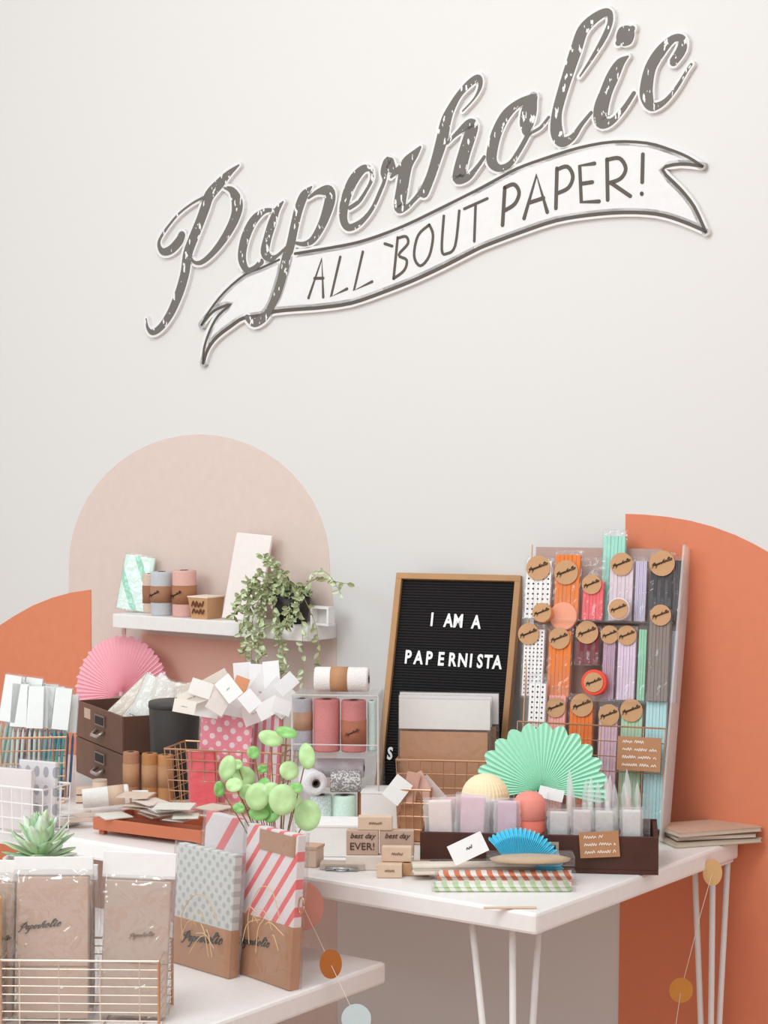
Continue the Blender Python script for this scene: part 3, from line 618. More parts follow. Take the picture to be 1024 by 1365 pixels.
part('rolled_paper', MB().lathe([(s * .8, -.028), (s, -.02), (s, .0), (s * .94, .012), (s * .75, .021), (s * .4, .027), (.0005, .029)], 36), mat('f09486', .75, bump=.3), t, True)
part('lower_wrap', MB().lathe([(s * .98, -.085), (s * .98, -.024)], 36), mat('e07766', .75), t, True)
M = frame(at(733, 1066, 3.72), -10, 20, 12); solo('blank_tag', MB().box(-wd(17, 3.7), wd(17, 3.7), -.0006, .0006, 0, wd(16, 3.7)), CARD, 'small white card tucked beside the coral paper roll', 'card', M)
# blue fan with its card, in front of the crate
M = frame(at(690, 1166, 3.525), 0, 14)
t = thing('paper_fan', 'turquoise pleated paper fan lying against the front of the brown crate', 'paper fan', M)
g = MB(); n = 44; r1, r0 = wd(62, 3.53), wd(26, 3.53); vs = []; fs = []
for i in range(2 * n + 1):
    a = R(-2 + 132 * i / (2 * n)); s_ = .004 if i % 2 else -.004; k = 1 - .05 * (i % 4 < 2)
    for rr, yy in ((r0, -.02), (r1 * .8, -.024), (r1 * k, -.008), (r1 * .95, .004)): vs.append((rr * math.cos(a), yy + s_ * (rr / r1), rr * math.sin(a)))
for i in range(2 * n):
    for k in range(3): fs.append((4 * i + k, 4 * i + k + 1, 4 * i + 5 + k, 4 * i + 4 + k))
g.add(vs, fs); part('pleats', g, mat('6cd8f0', .75, var=.05), t, solid=.0006)
M = frame(at(624, 1131, 3.50), 4, 18, -24); t = thing('hang_tag', 'white card tag leaning by the turquoise fan', 'tag', M)
a, b_ = wd(25, 3.5), wd(14, 3.5); part('card', MB().box(-a, a, -.0007, .0007, -b_, b_), CARD, t); scribble(t, -a * .1, a * .25, 0, -.0012, b_ * .35, INK, 9)
# straws and packets at the front
def straws(label, Y, z, px0, px1, n, c1, c2, rows=2, r=.0031, ang=0, group=None):
    p0, p1 = base(px0, Y, z), base(px1, Y, z); L = (p1 - p0).length
    t = thing('straw_bundle', label, 'straws', frame(p0, ang), group)
    m = pattern('stripes', c1, c2, 62, .5, 35) if c2 else mat(c1, .7)
    for k in range(rows):
        for i in range(n):
            y = i * 2 * r + (k % 2) * r; zz = r + k * r * 1.75; dx = random.uniform(-.003, .003)
            st = MB().tube([(dx, y, zz), (L + dx, y, zz)], r, 10); part('straw', st, m, t, True)
    part('clear_sleeve', MB().box(-.006, L + .008, -r - .001, n * 2 * r + .001, .0002, rows * r * 2 + .001), FILM, t); return t
straws('green and white striped paper straws packed flat, frontmost bundle on the tall table', 3.425, TZ, 580, 762, 6, 'f1f0e6', 'c3d6a4')
straws('orange and white striped paper straws packed on the tall table, behind the green ones', 3.475, TZ + .004, 585, 762, 6, 'f6ece4', 'e2743c', 3)
straws('plain cream paper straws stacked behind the orange striped straws', 3.515, TZ + .010, 552, 716, 5, 'efe2d2', None, 3, .0034, 2)
M = frame(base(707, 3.50, TZ + .036), 0, 0); g = MB().lathe([(.010, 0), (wd(52, 3.5), .003), (wd(55, 3.5), .0075), (wd(40, 3.5), .0125), (.01, .0155)], 26); g.v = [(x, y * .42, z) for x, y, z in g.v]
t = thing('kraft_packet', 'crumpled flat kraft paper packet lying across the straws', 'packet', M); part('folded_paper', g, mat('cdb092', .8, bump=.9, scale=40), t, True)
part('clear_wrap', MB().box(-wd(58, 3.5), wd(58, 3.5), -.028, .028, -.001, .016), FILM, t)
p = on_z(680, 1211, TZ); solo('kraft_strip', MB().box(-.045, .045, -.004, .004, 0, .003), PALEK, 'thin pale kraft clip strip at the front corner of the tall table', 'strip', frame(p, 2), bevel=.0008)
# wooden stamps
def stamp(label, px, py, w, h, z, Y, words, d=.02, m=PALEK):
    t = thing('wooden_stamp', label, 'stamp', frame(base(px, Y, z), -3)); a, b_ = wd(w, Y) / 2, wd(h, Y)
    part('wood_block', MB().box(-a, a, 0, d, 0, b_), m, t, bevel=.0012)
    if words == 1: scribble(t, -a * .35, a * .4, b_ * .5, -.0004, b_ * .22, mat('8a6f60', .8), px)
    elif words:
        word(t, words[0], 0, -.0007, b_ * .78, b_ * .30, mat('4a3a34', .8), shear=.35, spacing=1.0)
        if len(words) > 1: word(t, words[1], 0, -.0007, b_ * .34, b_ * .42, mat('4a3a34', .8), spacing=1.0)
    return t
s1 = stamp('long wooden stamp lying at the bottom left of the stamp stack', 519, 0, 34, 18, TZ, 3.535, 1, .03)
stamp('wooden stamp beside the bottom stamp, partly behind cream straws', 555, 0, 36, 17, TZ, 3.55, 1, .03, KRAFT2)
stamp('square wooden stamp reading best day EVER, standing in the stack', 483, 0, 43, 33, TZ + .0265, 3.61, ('best day', 'EVER!'), .02, mat('c7aa98', .8))
stamp('square wooden stamp reading best day, right of the EVER stamp', 529, 0, 46, 33, TZ + .0265, 3.61, ('best day',), .02, mat('c7aa98', .8))
bl = [('pale wooden riser block under the two square stamps', 506, 0, 92, 18, TZ, 3.60)]
solo('wooden_riser', MB().box(-.063, .063, 0, .03, 0, .026), mat('e8dcd2', .7), bl[0][0], 'block', frame(base(506, 3.60, TZ), -3), bevel=.001)
stamp('small wooden stamp in front of the best day stamp', 529, 0, 40, 20, TZ + .0255, 3.555, 1, .018)
stamp('small long wooden stamp resting on top of the two square stamps', 500, 0, 46, 18, TZ + .0265 + wd(33, 3.61) + .0005, 3.61, 1, .022)
g = MB(); 
for k in range(5): g.box(-.028 + k * .012, -.019 + k * .012, .003, .02, wd(18, 3.61), wd(18, 3.61) + .004)
# white product box left of the stamps and bits in front
Mb = frame(base(437, 3.72, TZ), -4); hb = wd(40, 3.72)
t = thing('white_box', 'white cardboard box in front of the twine case', 'box', Mb); part('carton', MB().box(-wd(42, 3.72), wd(42, 3.72), 0, .09, 0, hb), mat('f3efec', .6, bump=.03), t, bevel=.0015); part('lid', MB().box(-wd(43, 3.72), wd(43, 3.72), -.001, .091, hb, hb + .004), mat('f6f3f0', .6), t)
t = thing('white_box', 'white cardboard box standing between the stamps and small wire basket', 'box', frame(base(513, 3.90, TZ), -6)); part('carton', MB().box(-wd(32, 3.9), wd(32, 3.9), 0, .08, 0, wd(60, 3.9)), mat('e9e3de', .6, bump=.03), t, bevel=.0015)
part('lid', MB().box(-wd(32.6, 3.9), wd(32.6, 3.9), -.001, .081, wd(60, 3.9), wd(62, 3.9)), mat('eeeae6', .6), t)
t = thing('metal_clip', 'silver bulldog clip on a kraft packet near the front table edge', 'clip', frame(base(456, 3.60, TZ), -5))
part('packet_card', MB().box(-wd(30, 3.6), wd(30, 3.6), 0, .035, 0, .012), mat('c6b4a6', .8), t, bevel=.001)
g = MB().tube([(-wd(22, 3.6), -.006, .004), (wd(22, 3.6), -.006, .004)], .0035, 10); g.tube([(-wd(10, 3.6), -.008, .004), (-wd(4, 3.6), -.016, .003), (wd(4, 3.6), -.016, .003), (wd(10, 3.6), -.008, .004)], .0014, 8); part('clip_jaw', g, mat('b9b9ba', .25, 1), t, True)
t = thing('kraft_box', 'pale kraft box at the table edge behind the striped bag pack', 'box', frame(base(403, 3.63, TZ), -20)); part('carton', MB().box(-wd(22, 3.6), wd(20, 3.6), 0, .04, 0, wd(24, 3.6)), mat('d3b8a4', .8, bump=.5, scale=90), t, bevel=.001); part('lid', MB().box(-wd(23, 3.6), wd(21, 3.6), -.001, .041, wd(24, 3.6), wd(28, 3.6)), mat('c9a792', .8), t)
# ------------------------------------------------------------- acrylic twine case
Yc = 3.92; AM = frame(base(447, Yc, TZ), -6); aw = wd(116, Yc) / 2; ah = hz(927, Yc) - TZ; am = hz(1006, Yc) - TZ; ad = .13
cs = thing('acrylic_case', 'clear acrylic two-level case holding twine spools', 'case', AM)
part('side_panel', MB().box(-aw, -aw + .004, 0, ad, 0, ah), ACR, cs); part('side_panel', MB().box(aw - .004, aw, 0, ad, 0, ah), ACR, cs); part('back_panel', MB().box(-aw + .004, aw - .004, ad - .004, ad, 0, ah), ACR, cs)
for z in (0.0, am - .004, ah - .004): part('shelf', MB().box(-aw + .004, aw - .004, 0, ad - .004, z, z + .004), ACR, cs)
g = MB(); 
for x in (-aw, aw): g.tube([(x, -.001, 0), (x, -.001, ah)], .0022, 6)
for z in (am + .02, ah): g.tube([(-aw, -.001, z), (aw, -.001, z)], .0014, 6)
part('edge_trim', g, mat('cfc6c2', .3), cs)
def A(x, y, z): return AM @ Matrix.Translation((x, y, z))
px_ = lambda p: hit(AM, p, 1000, .05)[0]
spool('tall rose pink twine spool in the case, left of the two pink ones', A(px_(436), .045, am + .001), wd(18, Yc), wd(70, Yc), 'cf8482', None)
spool('tall rose pink twine spool with a brown band, right in the case', A(px_(472), .045, am + .001), wd(17, Yc), wd(69, Yc), 'c97f7c', (.15, .62, 'a8674e'), lab=True)
spool('tall slate grey twine spool at the left of the case', A(px_(403), .05, am + .001), wd(14, Yc), wd(70, Yc), 'b3b0b6', (.4, .75, 'b78f74'))
spool('slim mint twine spool at the right end of the case, upper level', A(px_(495.5), .055, am + .001), wd(5.8, Yc), wd(68, Yc), 'cfe0d8', None)
spool('mint and white mottled twine spool at the bottom of the case', A(px_(430), .03, .0045), wd(15, Yc), wd(49, Yc), 'cde0dc', None, speck='e9f0ee')
spool('smooth pale mint twine spool at the bottom of case', A(px_(461), .03, .0045), wd(15.5, Yc), wd(49, Yc), 'd6ecdc', None)
spool('terracotta twine spool at the bottom right of the case', A(px_(486), .05, .0045), wd(9.5, Yc), wd(52, Yc), 'c98468', None)
spool('white twine spool lying end-on above the mint spools', A(px_(425), -.012, wd(73, Yc)) @ Matrix.Rotation(R(25), 4, 'Z') @ Matrix.Rotation(R(90), 4, 'X') @ Matrix.Translation((0, 0, -.075)), wd(16.5, Yc), .085, 'e4dfe0', None)
spool('salt and pepper grey twine spool lying sideways in the case', A(px_(465), .035, wd(71, Yc)) @ Matrix.Rotation(R(8), 4, 'Z') @ Matrix.Rotation(R(90), 4, 'Y') @ Matrix.Translation((0, 0, -.036)), wd(15, Yc), .062, '8d8886', None, speck='d6d1ce')
spool('pale lilac twine spool lying at the back above the grey one', A(px_(438), .075, wd(84, Yc)) @ Matrix.Rotation(R(90), 4, 'Y') @ Matrix.Translation((0, 0, -.03)), wd(13, Yc), .1, 'd8cdd2', None)
tz = TZ + ah + .0018
spool('white twine spool with a brown band lying on top of the acrylic case', AM @ Matrix.Translation((px_(420), .055, ah + wd(16.5, Yc) * 1.03 + .001)) @ Matrix.Rotation(R(90), 4, 'Y'), wd(16.5, Yc), wd(73, Yc), 'ede6e1', (.30, .62, 'bb8a64'))
# ------------------------------------------------------------- envelope basket before the letter board
Ye = 4.02; M = frame(base(594, Ye, TZ), -8); 
wire_basket('wire_basket', 'copper wire basket of kraft envelopes before the letter board', M, wd(126, Ye), .085, hz(1010, Ye) - TZ, 8, 5, BRASS, .0014, .95)
for k, (pxc, w_, yt, hx, kraft) in enumerate([(598, 134, 926, 'efe8e4', True), (593, 126, 930, 'f0e9e5', True), (592, 124, 935, 'f2ebe6', True)]):
    Yk = Ye + .018 - .02 * (k) + .02; M = frame(base(pxc, Yk, TZ + .004), -8 , 3); w2 = wd(w_, Yk); h2 = hz(yt, Yk) - TZ
    t = thing('envelope_pack', ['tallest pack of kraft envelopes with white flaps, backmost in the copper basket', 'middle pack of kraft envelopes in the copper wire basket', 'front pack of kraft envelopes in the copper wire basket'][k], 'envelopes', M)
    part('envelopes', MB().box(-w2 / 2 + .003, w2 / 2 - .006, -.006, .006, .001, h2 * .74), mat(['c08c6a', 'bd8866', 'c8946f'][k], .75), t)
    part('clear_pouch', MB().box(-w2 / 2, w2 / 2, -.008, .008, 0, h2), FILM, t)
    part('flap_card', MB().box(-w2 / 2 + .001, w2 / 2 - .001, -.005, .004, h2 * .76, h2 - .002), mat(hx, .7), t, label='white top card')
# small basket with tags
M = frame(base(553, 3.86, TZ), -8); wire_basket('wire_basket', 'small copper wire basket of price tags at the left end of the crate', M, wd(46, 3.86), .055, hz(1050, 3.86) - TZ, 4, 4, BRASS, .0013, .86)
solo('kraft_block', MB().box(-wd(18, 3.86), wd(17, 3.86), -.018, .018, 0, .07), KRAFT, 'kraft notelet stack inside the small copper basket', 'stack', frame(base(553, 3.86, TZ + .005), -8))
for k, (px, py, w_, h_, ro, hx, nm) in enumerate([(530, 1053, 26, 34, 38, 'f2eeea', 'white'), (548, 1050, 18, 42, 12, 'cf9f8c', 'terracotta pink'), (565, 1050, 16, 44, -28, 'dfb2a4', 'peach'), (577, 1052, 15, 40, -42, 'd9c6bd', 'beige')]):
    solo('paper_tag', MB().box(-wd(w_, 3.85) / 2, wd(w_, 3.85) / 2, -.0007, .0007, -wd(h_, 3.85) / 2, wd(h_, 3.85) / 2), mat(hx, .7), nm + ' paper tag fanned out above the small copper basket', 'tag', frame(at(px, py, 3.835 + .008 * k), 0, 10, ro))
# notebooks at the right end
NB = frame(on_z(925, 1134, TZ), 0)
for k, (rz_, w_, d_, h_, hx, lab) in enumerate([(-24, .19, .11, .008, 'b6a78c', 'bottom notebook with olive edges in the stack at the right table end'), (-30, .17, .10, .008, '6e5648', 'dark covered notebook in the middle of the stack at the table end'), (-24, .185, .105, .008, 'c7a690', 'top kraft notebook of the stack at the right table end')]):
    p = on_z(942 + k * 1, 1120, TZ); M = frame((p.x, p.y, TZ + k * .0105), 18 + [0, -5, 2][k])
    t = thing('notebook', lab, 'notebook', M); part('pages', MB().box(-w_ / 2 + .002, w_ / 2 - .002, -d_ / 2 + .002, d_ / 2 - .002, .0012, h_), mat('d9cdbd', .8), t); part('cover', MB().box(-w_ / 2, w_ / 2, -d_ / 2, d_ / 2, h_, h_ + .0014).box(-w_ / 2, w_ / 2, -d_ / 2, d_ / 2, 0, .0012), mat(hx, .8, var=.15), t)
# ------------------------------------------------------------- garlands
def garland(label, discs, thread):
    t = thing('disc_garland', label, 'garland', Matrix.Translation(at(*thread[0]))); o0 = at(*thread[0])
    part('thread', MB().tube([at(*p) - o0 for p in thread], .0006, 5), mat('e9d8cc', .8), t)
    for (px, py, Y, rx, rz_, hx, nm) in discs:
        c = at(px, py, Y); a, b_ = wd(rx, Y), wd(rz_, Y); M_ = MB(); M_.M = Matrix.Translation(c - o0)
        M_.prism([(a * math.cos(q * PI / 20), b_ * math.sin(q * PI / 20)) for q in range(40)], -.0006, .0006); part('paper_disc', M_, mat(hx, .7), t, label=nm + ' disc')
garland('garland of gold paper discs hanging from the right end of tall table', [(950, 1163, 3.77, 13, 18, 'dcb27c', 'pale gold'), (908, 1320, 3.70, 16, 17, 'cf8a3c', 'gold')], [(950, 1140, 3.775), (950, 1163, 3.771), (935, 1215, 3.74), (908, 1320, 3.701), (896, 1400, 3.68)])
garland('garland of pink, orange and pale blue discs hanging before the low table corner', [(404, 1208, 3.50, 28, 33, 'd3917f', 'salmon pink'), (441, 1285, 3.36, 15, 20, 'b3672c', 'burnt orange'), (475, 1358, 3.32, 20, 20, 'cfe0e2', 'pale blue')], [(392, 1174, 3.53), (404, 1208, 3.501), (441, 1285, 3.361), (475, 1358, 3.321), (495, 1420, 3.30)])
# ------------------------------------------------------------- left part of the tall table
# stacked drawer boxes
for k in (0, 1):
    Yd = 4.42; zc = TZ + k * .088; M = frame(base(163, Yd, zc), -63)
    t = thing('drawer_box', ['lower dark brown wooden drawer box, beneath the open one of papers', 'upper dark brown wooden drawer box filled with papers'][k], 'box', M)
    W_ = .335; D_ = .17; Hh = .086
    g = MB().box(-W_, 0, 0, .006, 0, Hh); part('drawer_front', g, mat('73503f', .6, var=.3, scale=14), t, bevel=.001)
    g = MB().box(-W_, 0, D_ - .006, D_, 0, Hh); g.box(-W_, -W_ + .006, .006, D_ - .006, 0, Hh - .001).box(-.006, 0, .006, D_ - .006, 0, Hh - .001).box(-W_ + .006, -.006, .006, D_ - .006, 0, .006)
    part('carcass', g, mat('644538', .6, var=.3, scale=14), t)
    h_ = part('label_holder', MB().box(-.185, -.115, -.004, 0, .046, .072), mat('8c7a70', .4, .6), t); part('label_slot', MB().box(-.178, -.122, -.0052, -.004, .050, .068), INK, h_)
    part('handle', MB().tube([(-.175, -.002, .034), (-.170, -.016, .024), (-.130, -.016, .024), (-.125, -.002, .034)], .0045, 8), mat('bdb1a9', .35, .7), t, True)
    if k == 1: part('price_sticker', MB().box(-.27, -.225, -.0008, 0, .052, .076), mat('c9ab97', .8), t)
# papers rising from the open drawer
paps = [(172, 922, 22, 95, 44, 'ede0d0', 'cream'), (186, 926, 14, 85, 42, 'c49a70', 'tan kraft'), (197, 922, 26, 85, 40, 'f0e8e0', 'off white'), (214, 925, 70, 62, 22, 'f6f2ec', 'white broad'), (236, 926, 76, 60, 10, 'f2eae0', 'ivory'), (262, 922, 60, 52, -10, 'ead9ca', 'beige')]
for k, (px, py, w_, h_, ro, hx, nm) in enumerate(paps):
    Yp = 4.58 - .012 * k
    cello_pack('paper_packet', nm + ' paper packet sticking up out of the open drawer box', frame(at(px, py + 12, Yp), -10, 14, ro) @ Matrix.Translation((0, 0, -wd(h_, 4.5) / 2)), wd(w_, 4.5), wd(h_, 4.5), .006, mat(hx, .7, bump=.4), 'packet', 'paper packets in the drawer box', inset=.03, cname='papers')
# black tin
Yt = 4.37; r = wd(34, Yt); h = hz(934, Yt) - TZ
t = thing('black_tin', 'tall black round tin beside the drawer boxes', 'tin', base(233, Yt, TZ)); part('body', MB().lathe([(r * .86, 0), (r * .9, .01), (r, h - .01), (r * .98, h - .004)], 40), mat('3c3937', .5), t, True); part('lid', MB().lathe([(r * 1.02, h - .014), (r * 1.02, h - .002), (r * .98, h), (.001, h)], 40), mat('45413e', .5), t, True)
# three kraft rolls
for px, ht, hx, lab in ((175, 70, 'b07d62', 'darkest brown kraft twine roll, leftmost of the three rolls'), (200, 68, 'b9804e', 'golden kraft twine roll, middle of the three rolls'), (221, 66, 'c08a5a', 'light kraft twine roll, right of the three rolls')):
    spool(lab, base(px, 4.285, TZ), wd(11, 4.28), wd(ht, 4.28), hx, (.35, .78, 'b98a66'))
# small wooden stamps
t = thing('wooden_stamp', 'upright round wooden stamp in front of lower drawer box', 'stamp', base(133, 4.27, TZ)); part('wood_block', MB().lathe([(wd(10, 4.27), 0), (wd(10, 4.27), wd(32, 4.27))], 20), PALEK, t, True); part('rubber_face', MB().lathe([(wd(10.2, 4.27), wd(32, 4.27)), (wd(10.2, 4.27), wd(34, 4.27))], 20), mat('c9b5a4', .8), t)
for k in range(2):
    t = thing('wooden_stamp', ['lower flat wooden stamp of a pair by the round stamp', 'upper flat wooden stamp of a pair by the round stamp'][k], 'stamp', frame(base(113, 4.30, TZ + k * .018), 6 * k)); part('wood_block', MB().box(-.018, .018, -.012, .012, .002, .017), PALEK, t, bevel=.001); part('rubber_face', MB().box(-.017, .017, -.011, .011, 0, .002), mat('7a5546', .8), t)
spool('white twine roll with a beige band lying on papers before the kraft rolls', frame(base(110, 4.16, TZ + wd(13, 4.16) + .012)) @ Matrix.Rotation(R(10), 4, 'Z') @ Matrix.Rotation(R(85), 4, 'Y'), wd(13, 4.16), wd(62, 4.16), 'efebe6', (.55, .9, 'd9bba2'))
spool('small white twine roll lying at the right of the larger one', frame(base(176, 4.20, TZ + wd(10, 4.2) + .012)) @ Matrix.Rotation(R(6), 4, 'Z') @ Matrix.Rotation(R(90), 4, 'Y'), wd(10, 4.2), wd(22, 4.2), 'f2efec')
# coral tray with papers
TRM = frame(on_z(124, 1112, TZ), -31); Lx = hit(TRM, 268, 1140)[0]
t = thing('coral_tray', 'terracotta coloured tray heaped with paper tags near the table edge', 'tray', TRM); RED = mat('c4704f', .6)
g = MB().box(0, Lx, 0, .006, .010, .034).box(0, Lx, .124, .13, .010, .034).box(0, .006, .006, .124, .010, .034).box(Lx - .006, Lx, .006, .124, .010, .034).box(.006, Lx - .006, .006, .124, .010, .015)
part('tray_body', g, RED, t, bevel=.001)
for x in (.008, Lx - .02):
    for y in (.01, .11): part('foot', MB().box(x, x + .012, y, y + .012, 0, .010), RED, t)
rnd = random.Random(21); hxs = [('f1ece0', 'ivory'), ('e8cfb8', 'peach kraft'), ('f6f2ec', 'white'), ('e3d3be', 'sand'), ('f0dcd0', 'blush')]
for k in range(12):
    x = .03 + (Lx - .06) * ((k * .37) % 1); y = .03 + .075 * ((k * .61) % 1); hx, nm = hxs[k % 5]
    t = thing('paper_tag_packet', nm + ' packet of paper tags in the heap on the terracotta tray', 'packet', TRM @ frame((x, y, .036 + .0032 * k), rnd.uniform(-45, 45), 0) @ Matrix.Rotation(R(-90), 4, 'X') @ Matrix.Rotation(R(rnd.uniform(-3, 3)), 4, 'Y'), 'tag packets heaped on the tray')
    w_, h_ = rnd.uniform(.055, .085), rnd.uniform(.05, .08)
    part('tags', MB().box(-w_ * .45, w_ * .45, -.0012, .0006, -h_ * .45, h_ * .45), mat(hx, .7), t); part('clear_pouch', MB().box(-w_ / 2, w_ / 2, -.0016, .001, -h_ / 2, h_ / 2), FILM, t)
for k, (px, py, hx, nm, w_, h_, rz_) in enumerate([(100, 1085, 'f3eee8', 'white', .07, .06, 10), (85, 1100, 'f0e6dc', 'cream', .06, .07, -30), (118, 1092, 'e2cbb8', 'tan', .07, .05, 30), (60, 1080, 'efe8e2', 'pale', .07, .05, -12), (106, 1103, 'ddc2ae', 'kraft', .06, .04, 5), (215, 1068, 'f1ebe2', 'ivory', .09, .05, -10), (250, 1072, 'e9d9c6', 'sandy', .08, .05, 18)]):
    p = on_z(px, py, TZ); t = thing('paper_packet', nm + ' paper packet lying loose on the tall table near terracotta tray', 'packet', frame((p.x, p.y, TZ + .001 + .0035 * (k % 5)), rz_) @ Matrix.Rotation(R(-90), 4, 'X'))
    part('papers', MB().box(-w_ * .45, w_ * .45, -.0018, 0, -h_ * .45, h_ * .45), mat(hx, .7), t); part('clear_pouch', MB().box(-w_ / 2, w_ / 2, -.0022, .0003, -h_ / 2, h_ / 2), FILM, t)
# pink fan on the wall side
M = frame(at(162, 925, 4.80), -30, 4); t = thing('paper_fan', 'pink pleated paper fan behind the drawer boxes', 'paper fan', M); rf = wd(72, 4.8) / math.cos(R(24))
part('pleats', fan_mb(rf, -10, 200, 44, .0035, .003, .05, 2), mat('fcbcc6', .8), t, solid=.0006); part('centre_eyelet', MB().lathe([(.006, -.005), (.006, .005)], 12), mat('f3b9c0', .8), t)
g = MB().box(-.006, .006, -.001, .001, rf, rf + .022); part('hanging_tab', g, mat('c9a29c', .8), t)
# left copper basket of pens
Yb = 4.33; M = frame(base(38, Yb, TZ), 8); bh = hz(979, Yb) - TZ
wire_basket('wire_basket', 'copper wire basket of bagged pencils at the far left', M, wd(102, Yb), .11, bh, 6, 5, BRASS, .0015, .95)
pcl = ['3b6f9c', '2b4fa0', '2fa7a0', '5fc4cc', 'a6d6da', 'd9dfd8', '6fa88f', '24306a', 'e0e6e2', 'cfe4e0', '8fd0cf', 'b9c9bd']
for k in range(12):
    px = -6 + 8.2 * k + rnd.uniform(-2, 2); Yk = Yb + .02 * ((k % 3) - 1); zt = hz(895 + 2.2 * k + rnd.uniform(-4, 8), Yk); h = zt - TZ - .005; w_ = wd(24, Yk)
    cn = ['navy', 'royal blue', 'teal', 'aqua', 'pale aqua', 'chalk white', 'sea green', 'dark indigo', 'frost white', 'ice green', 'turquoise', 'grey green'][11 - k]
    t = thing('pencil_pack', cn + ' pencils in a hazy clear bag in the far left copper basket', 'pencils', frame(base(px, Yk, TZ + .005), 0, 3, rnd.uniform(-1, 11)), 'bagged pencils in the copper basket')
    g = MB(); 
    for j in range(3): g.tube([(w_ * (-.28 + .28 * j), 0, .001), (w_ * (-.28 + .28 * j), 0, h * .56), (w_ * (-.28 + .28 * j), 0, h * .61)], [.0032, .0032, .0006], 6)
    part('pencils', g, mat(pcl[11 - k], .5), t); part('clear_bag', MB().box(-w_ / 2, w_ / 2, -.0055, .0055, 0, h), FILM, t)
    part('header_card', MB().box(-w_ * .46, w_ * .46, -.0062, .0062, h * .62, h * .985), mat('f1f3f1', .6), t)
# feather-print bags in a white wire basket (front left)
FEA = pattern('dots', 'e9e3e4', 'aeabb4', 44, .3, zs=.6)
Yf = 3.98; M = frame(base(28, Yf, TZ), -28); wire_basket('wire_basket', 'white wire basket of feather printed paper bags at the left edge', M, wd(120, Yf), .09, hz(1044, Yf) - TZ, 7, 3, WWIRE, .0014, .95)
for k, (px, yt, w_) in enumerate([(50, 1012, 62), (15, 1022, 70)]):
    Yk = Yf - .02 + .04 * (1 - k); cello_pack('feather_bag_pack', ['grey feather printed paper bag pack, taller one in the white wire basket', 'pale feather printed paper bag pack at the very left of the white wire basket'][k], frame(base(px, Yk, TZ + .005), -26, 2), wd(w_, Yk), hz(yt, Yk) - TZ - .005, .012, [FEA, mat('eadfdd', .7)][k], 'pack', inset=.04)
# wire basket with pink bags
Yp = 4.20; M = frame(base(310, Yp, TZ), -16); bh = hz(996, Yp) - TZ
wire_basket('wire_basket', 'copper wire basket of pink patterned bags behind the round-leaved plant', M, wd(165, Yp) , .12, bh, 9, 6, BRASS, .0013, .9)
PDOT = pattern('dots', 'f58c9e', 'f8e3e4', 46, .28, 45); PSTR = pattern('stripes', 'f7eceb', 'ec7f8e', 55, .42, 0)
for k, (px, yt, w_, ro, m, lab) in enumerate([(295, 938, 76, 4, PDOT, 'pink paper bag pack with pale dots in the copper basket'), (345, 936, 56, 3, PSTR, 'white paper bag pack with upright pink stripes in copper basket'), (272, 1000, 40, -3, mat('e9555f', .7), 'red pink paper bag pack low in the copper basket')]):
    Yk = [4.19, 4.215, 4.16][k]; cello_pack('paper_bag_pack', lab, frame(base(px, Yk, TZ + .008), -14, 2, ro), wd(w_, Yk), hz(yt, Yk) - TZ - .008, .014, m, 'pack', inset=.05, filmm=FILM)
tg = [(324, 905, 24, 44, -4, 'f2eeee', 'white'), (345, 905, 26, 40, 4, 'f5f2f1', 'bright white'), (362, 900, 22, 38, -6, 'f3f0ee', 'white'), (350, 925, 40, 40, 35, 'f4f1f0', 'large white'), (372, 930, 44, 40, 42, 'f0edec', 'large pale'), (300, 928, 50, 26, -15, 'f1ece8', 'ivory'), (285, 912, 46, 24, -28, 'ece0d4', 'kraft'), (320, 915, 20, 26, 18, 'd9946c', 'orange brown'), (312, 942, 48, 26, 12, 'efe9e7', 'off white'), (340, 950, 36, 28, -20, 'efe0de', 'blush'), (275, 945, 34, 22, 8, 'ece8e6', 'grey white'), (382, 912, 20, 30, 48, 'f2efee', 'slim white'), (256, 930, 40, 20, -20, 'eadfd4', 'beige'), (268, 918, 30, 22, 20, 'f1ece6', 'cream'), (292, 936, 26, 30, 32, 'e8ddd6', 'oatmeal'), (305, 918, 24, 34, -40, 'f3eeea', 'narrow ivory'), (333, 934, 26, 22, 50, 'f2efee', 'small white'), (358, 944, 34, 22, -30, 'efe9e8', 'pearl'), (246, 942, 30, 18, 12, 'f0e6dc', 'pale kraft'), (376, 942, 26, 20, 20, 'f2ecec', 'pink white')]
for k, (px, py, w_, h_, ro, hx, nm) in enumerate(tg):
    Yk = 4.235 - .0075 * k; t = thing('gift_tag', nm + ' gift tag in the pile above the pink bags', 'tag', frame(at(px, py, Yk), rnd.uniform(-14, 14), rnd.uniform(0, 16), ro), 'gift tags piled above the pink bags')
    a, b_ = wd(w_, Yk) / 2, wd(h_, Yk) / 2; part('card', MB().box(-a, a, -.0009, .0009, -b_, b_), mat(hx, .65), t, bevel=.0004); k % 3 == 0 and scribble(t, -a * .3, a * .25, 0, -.0014, b_ * .14, mat('b8aaa4', .8), k + 40)
# ------------------------------------------------------------- low table
LZ = 0.6005
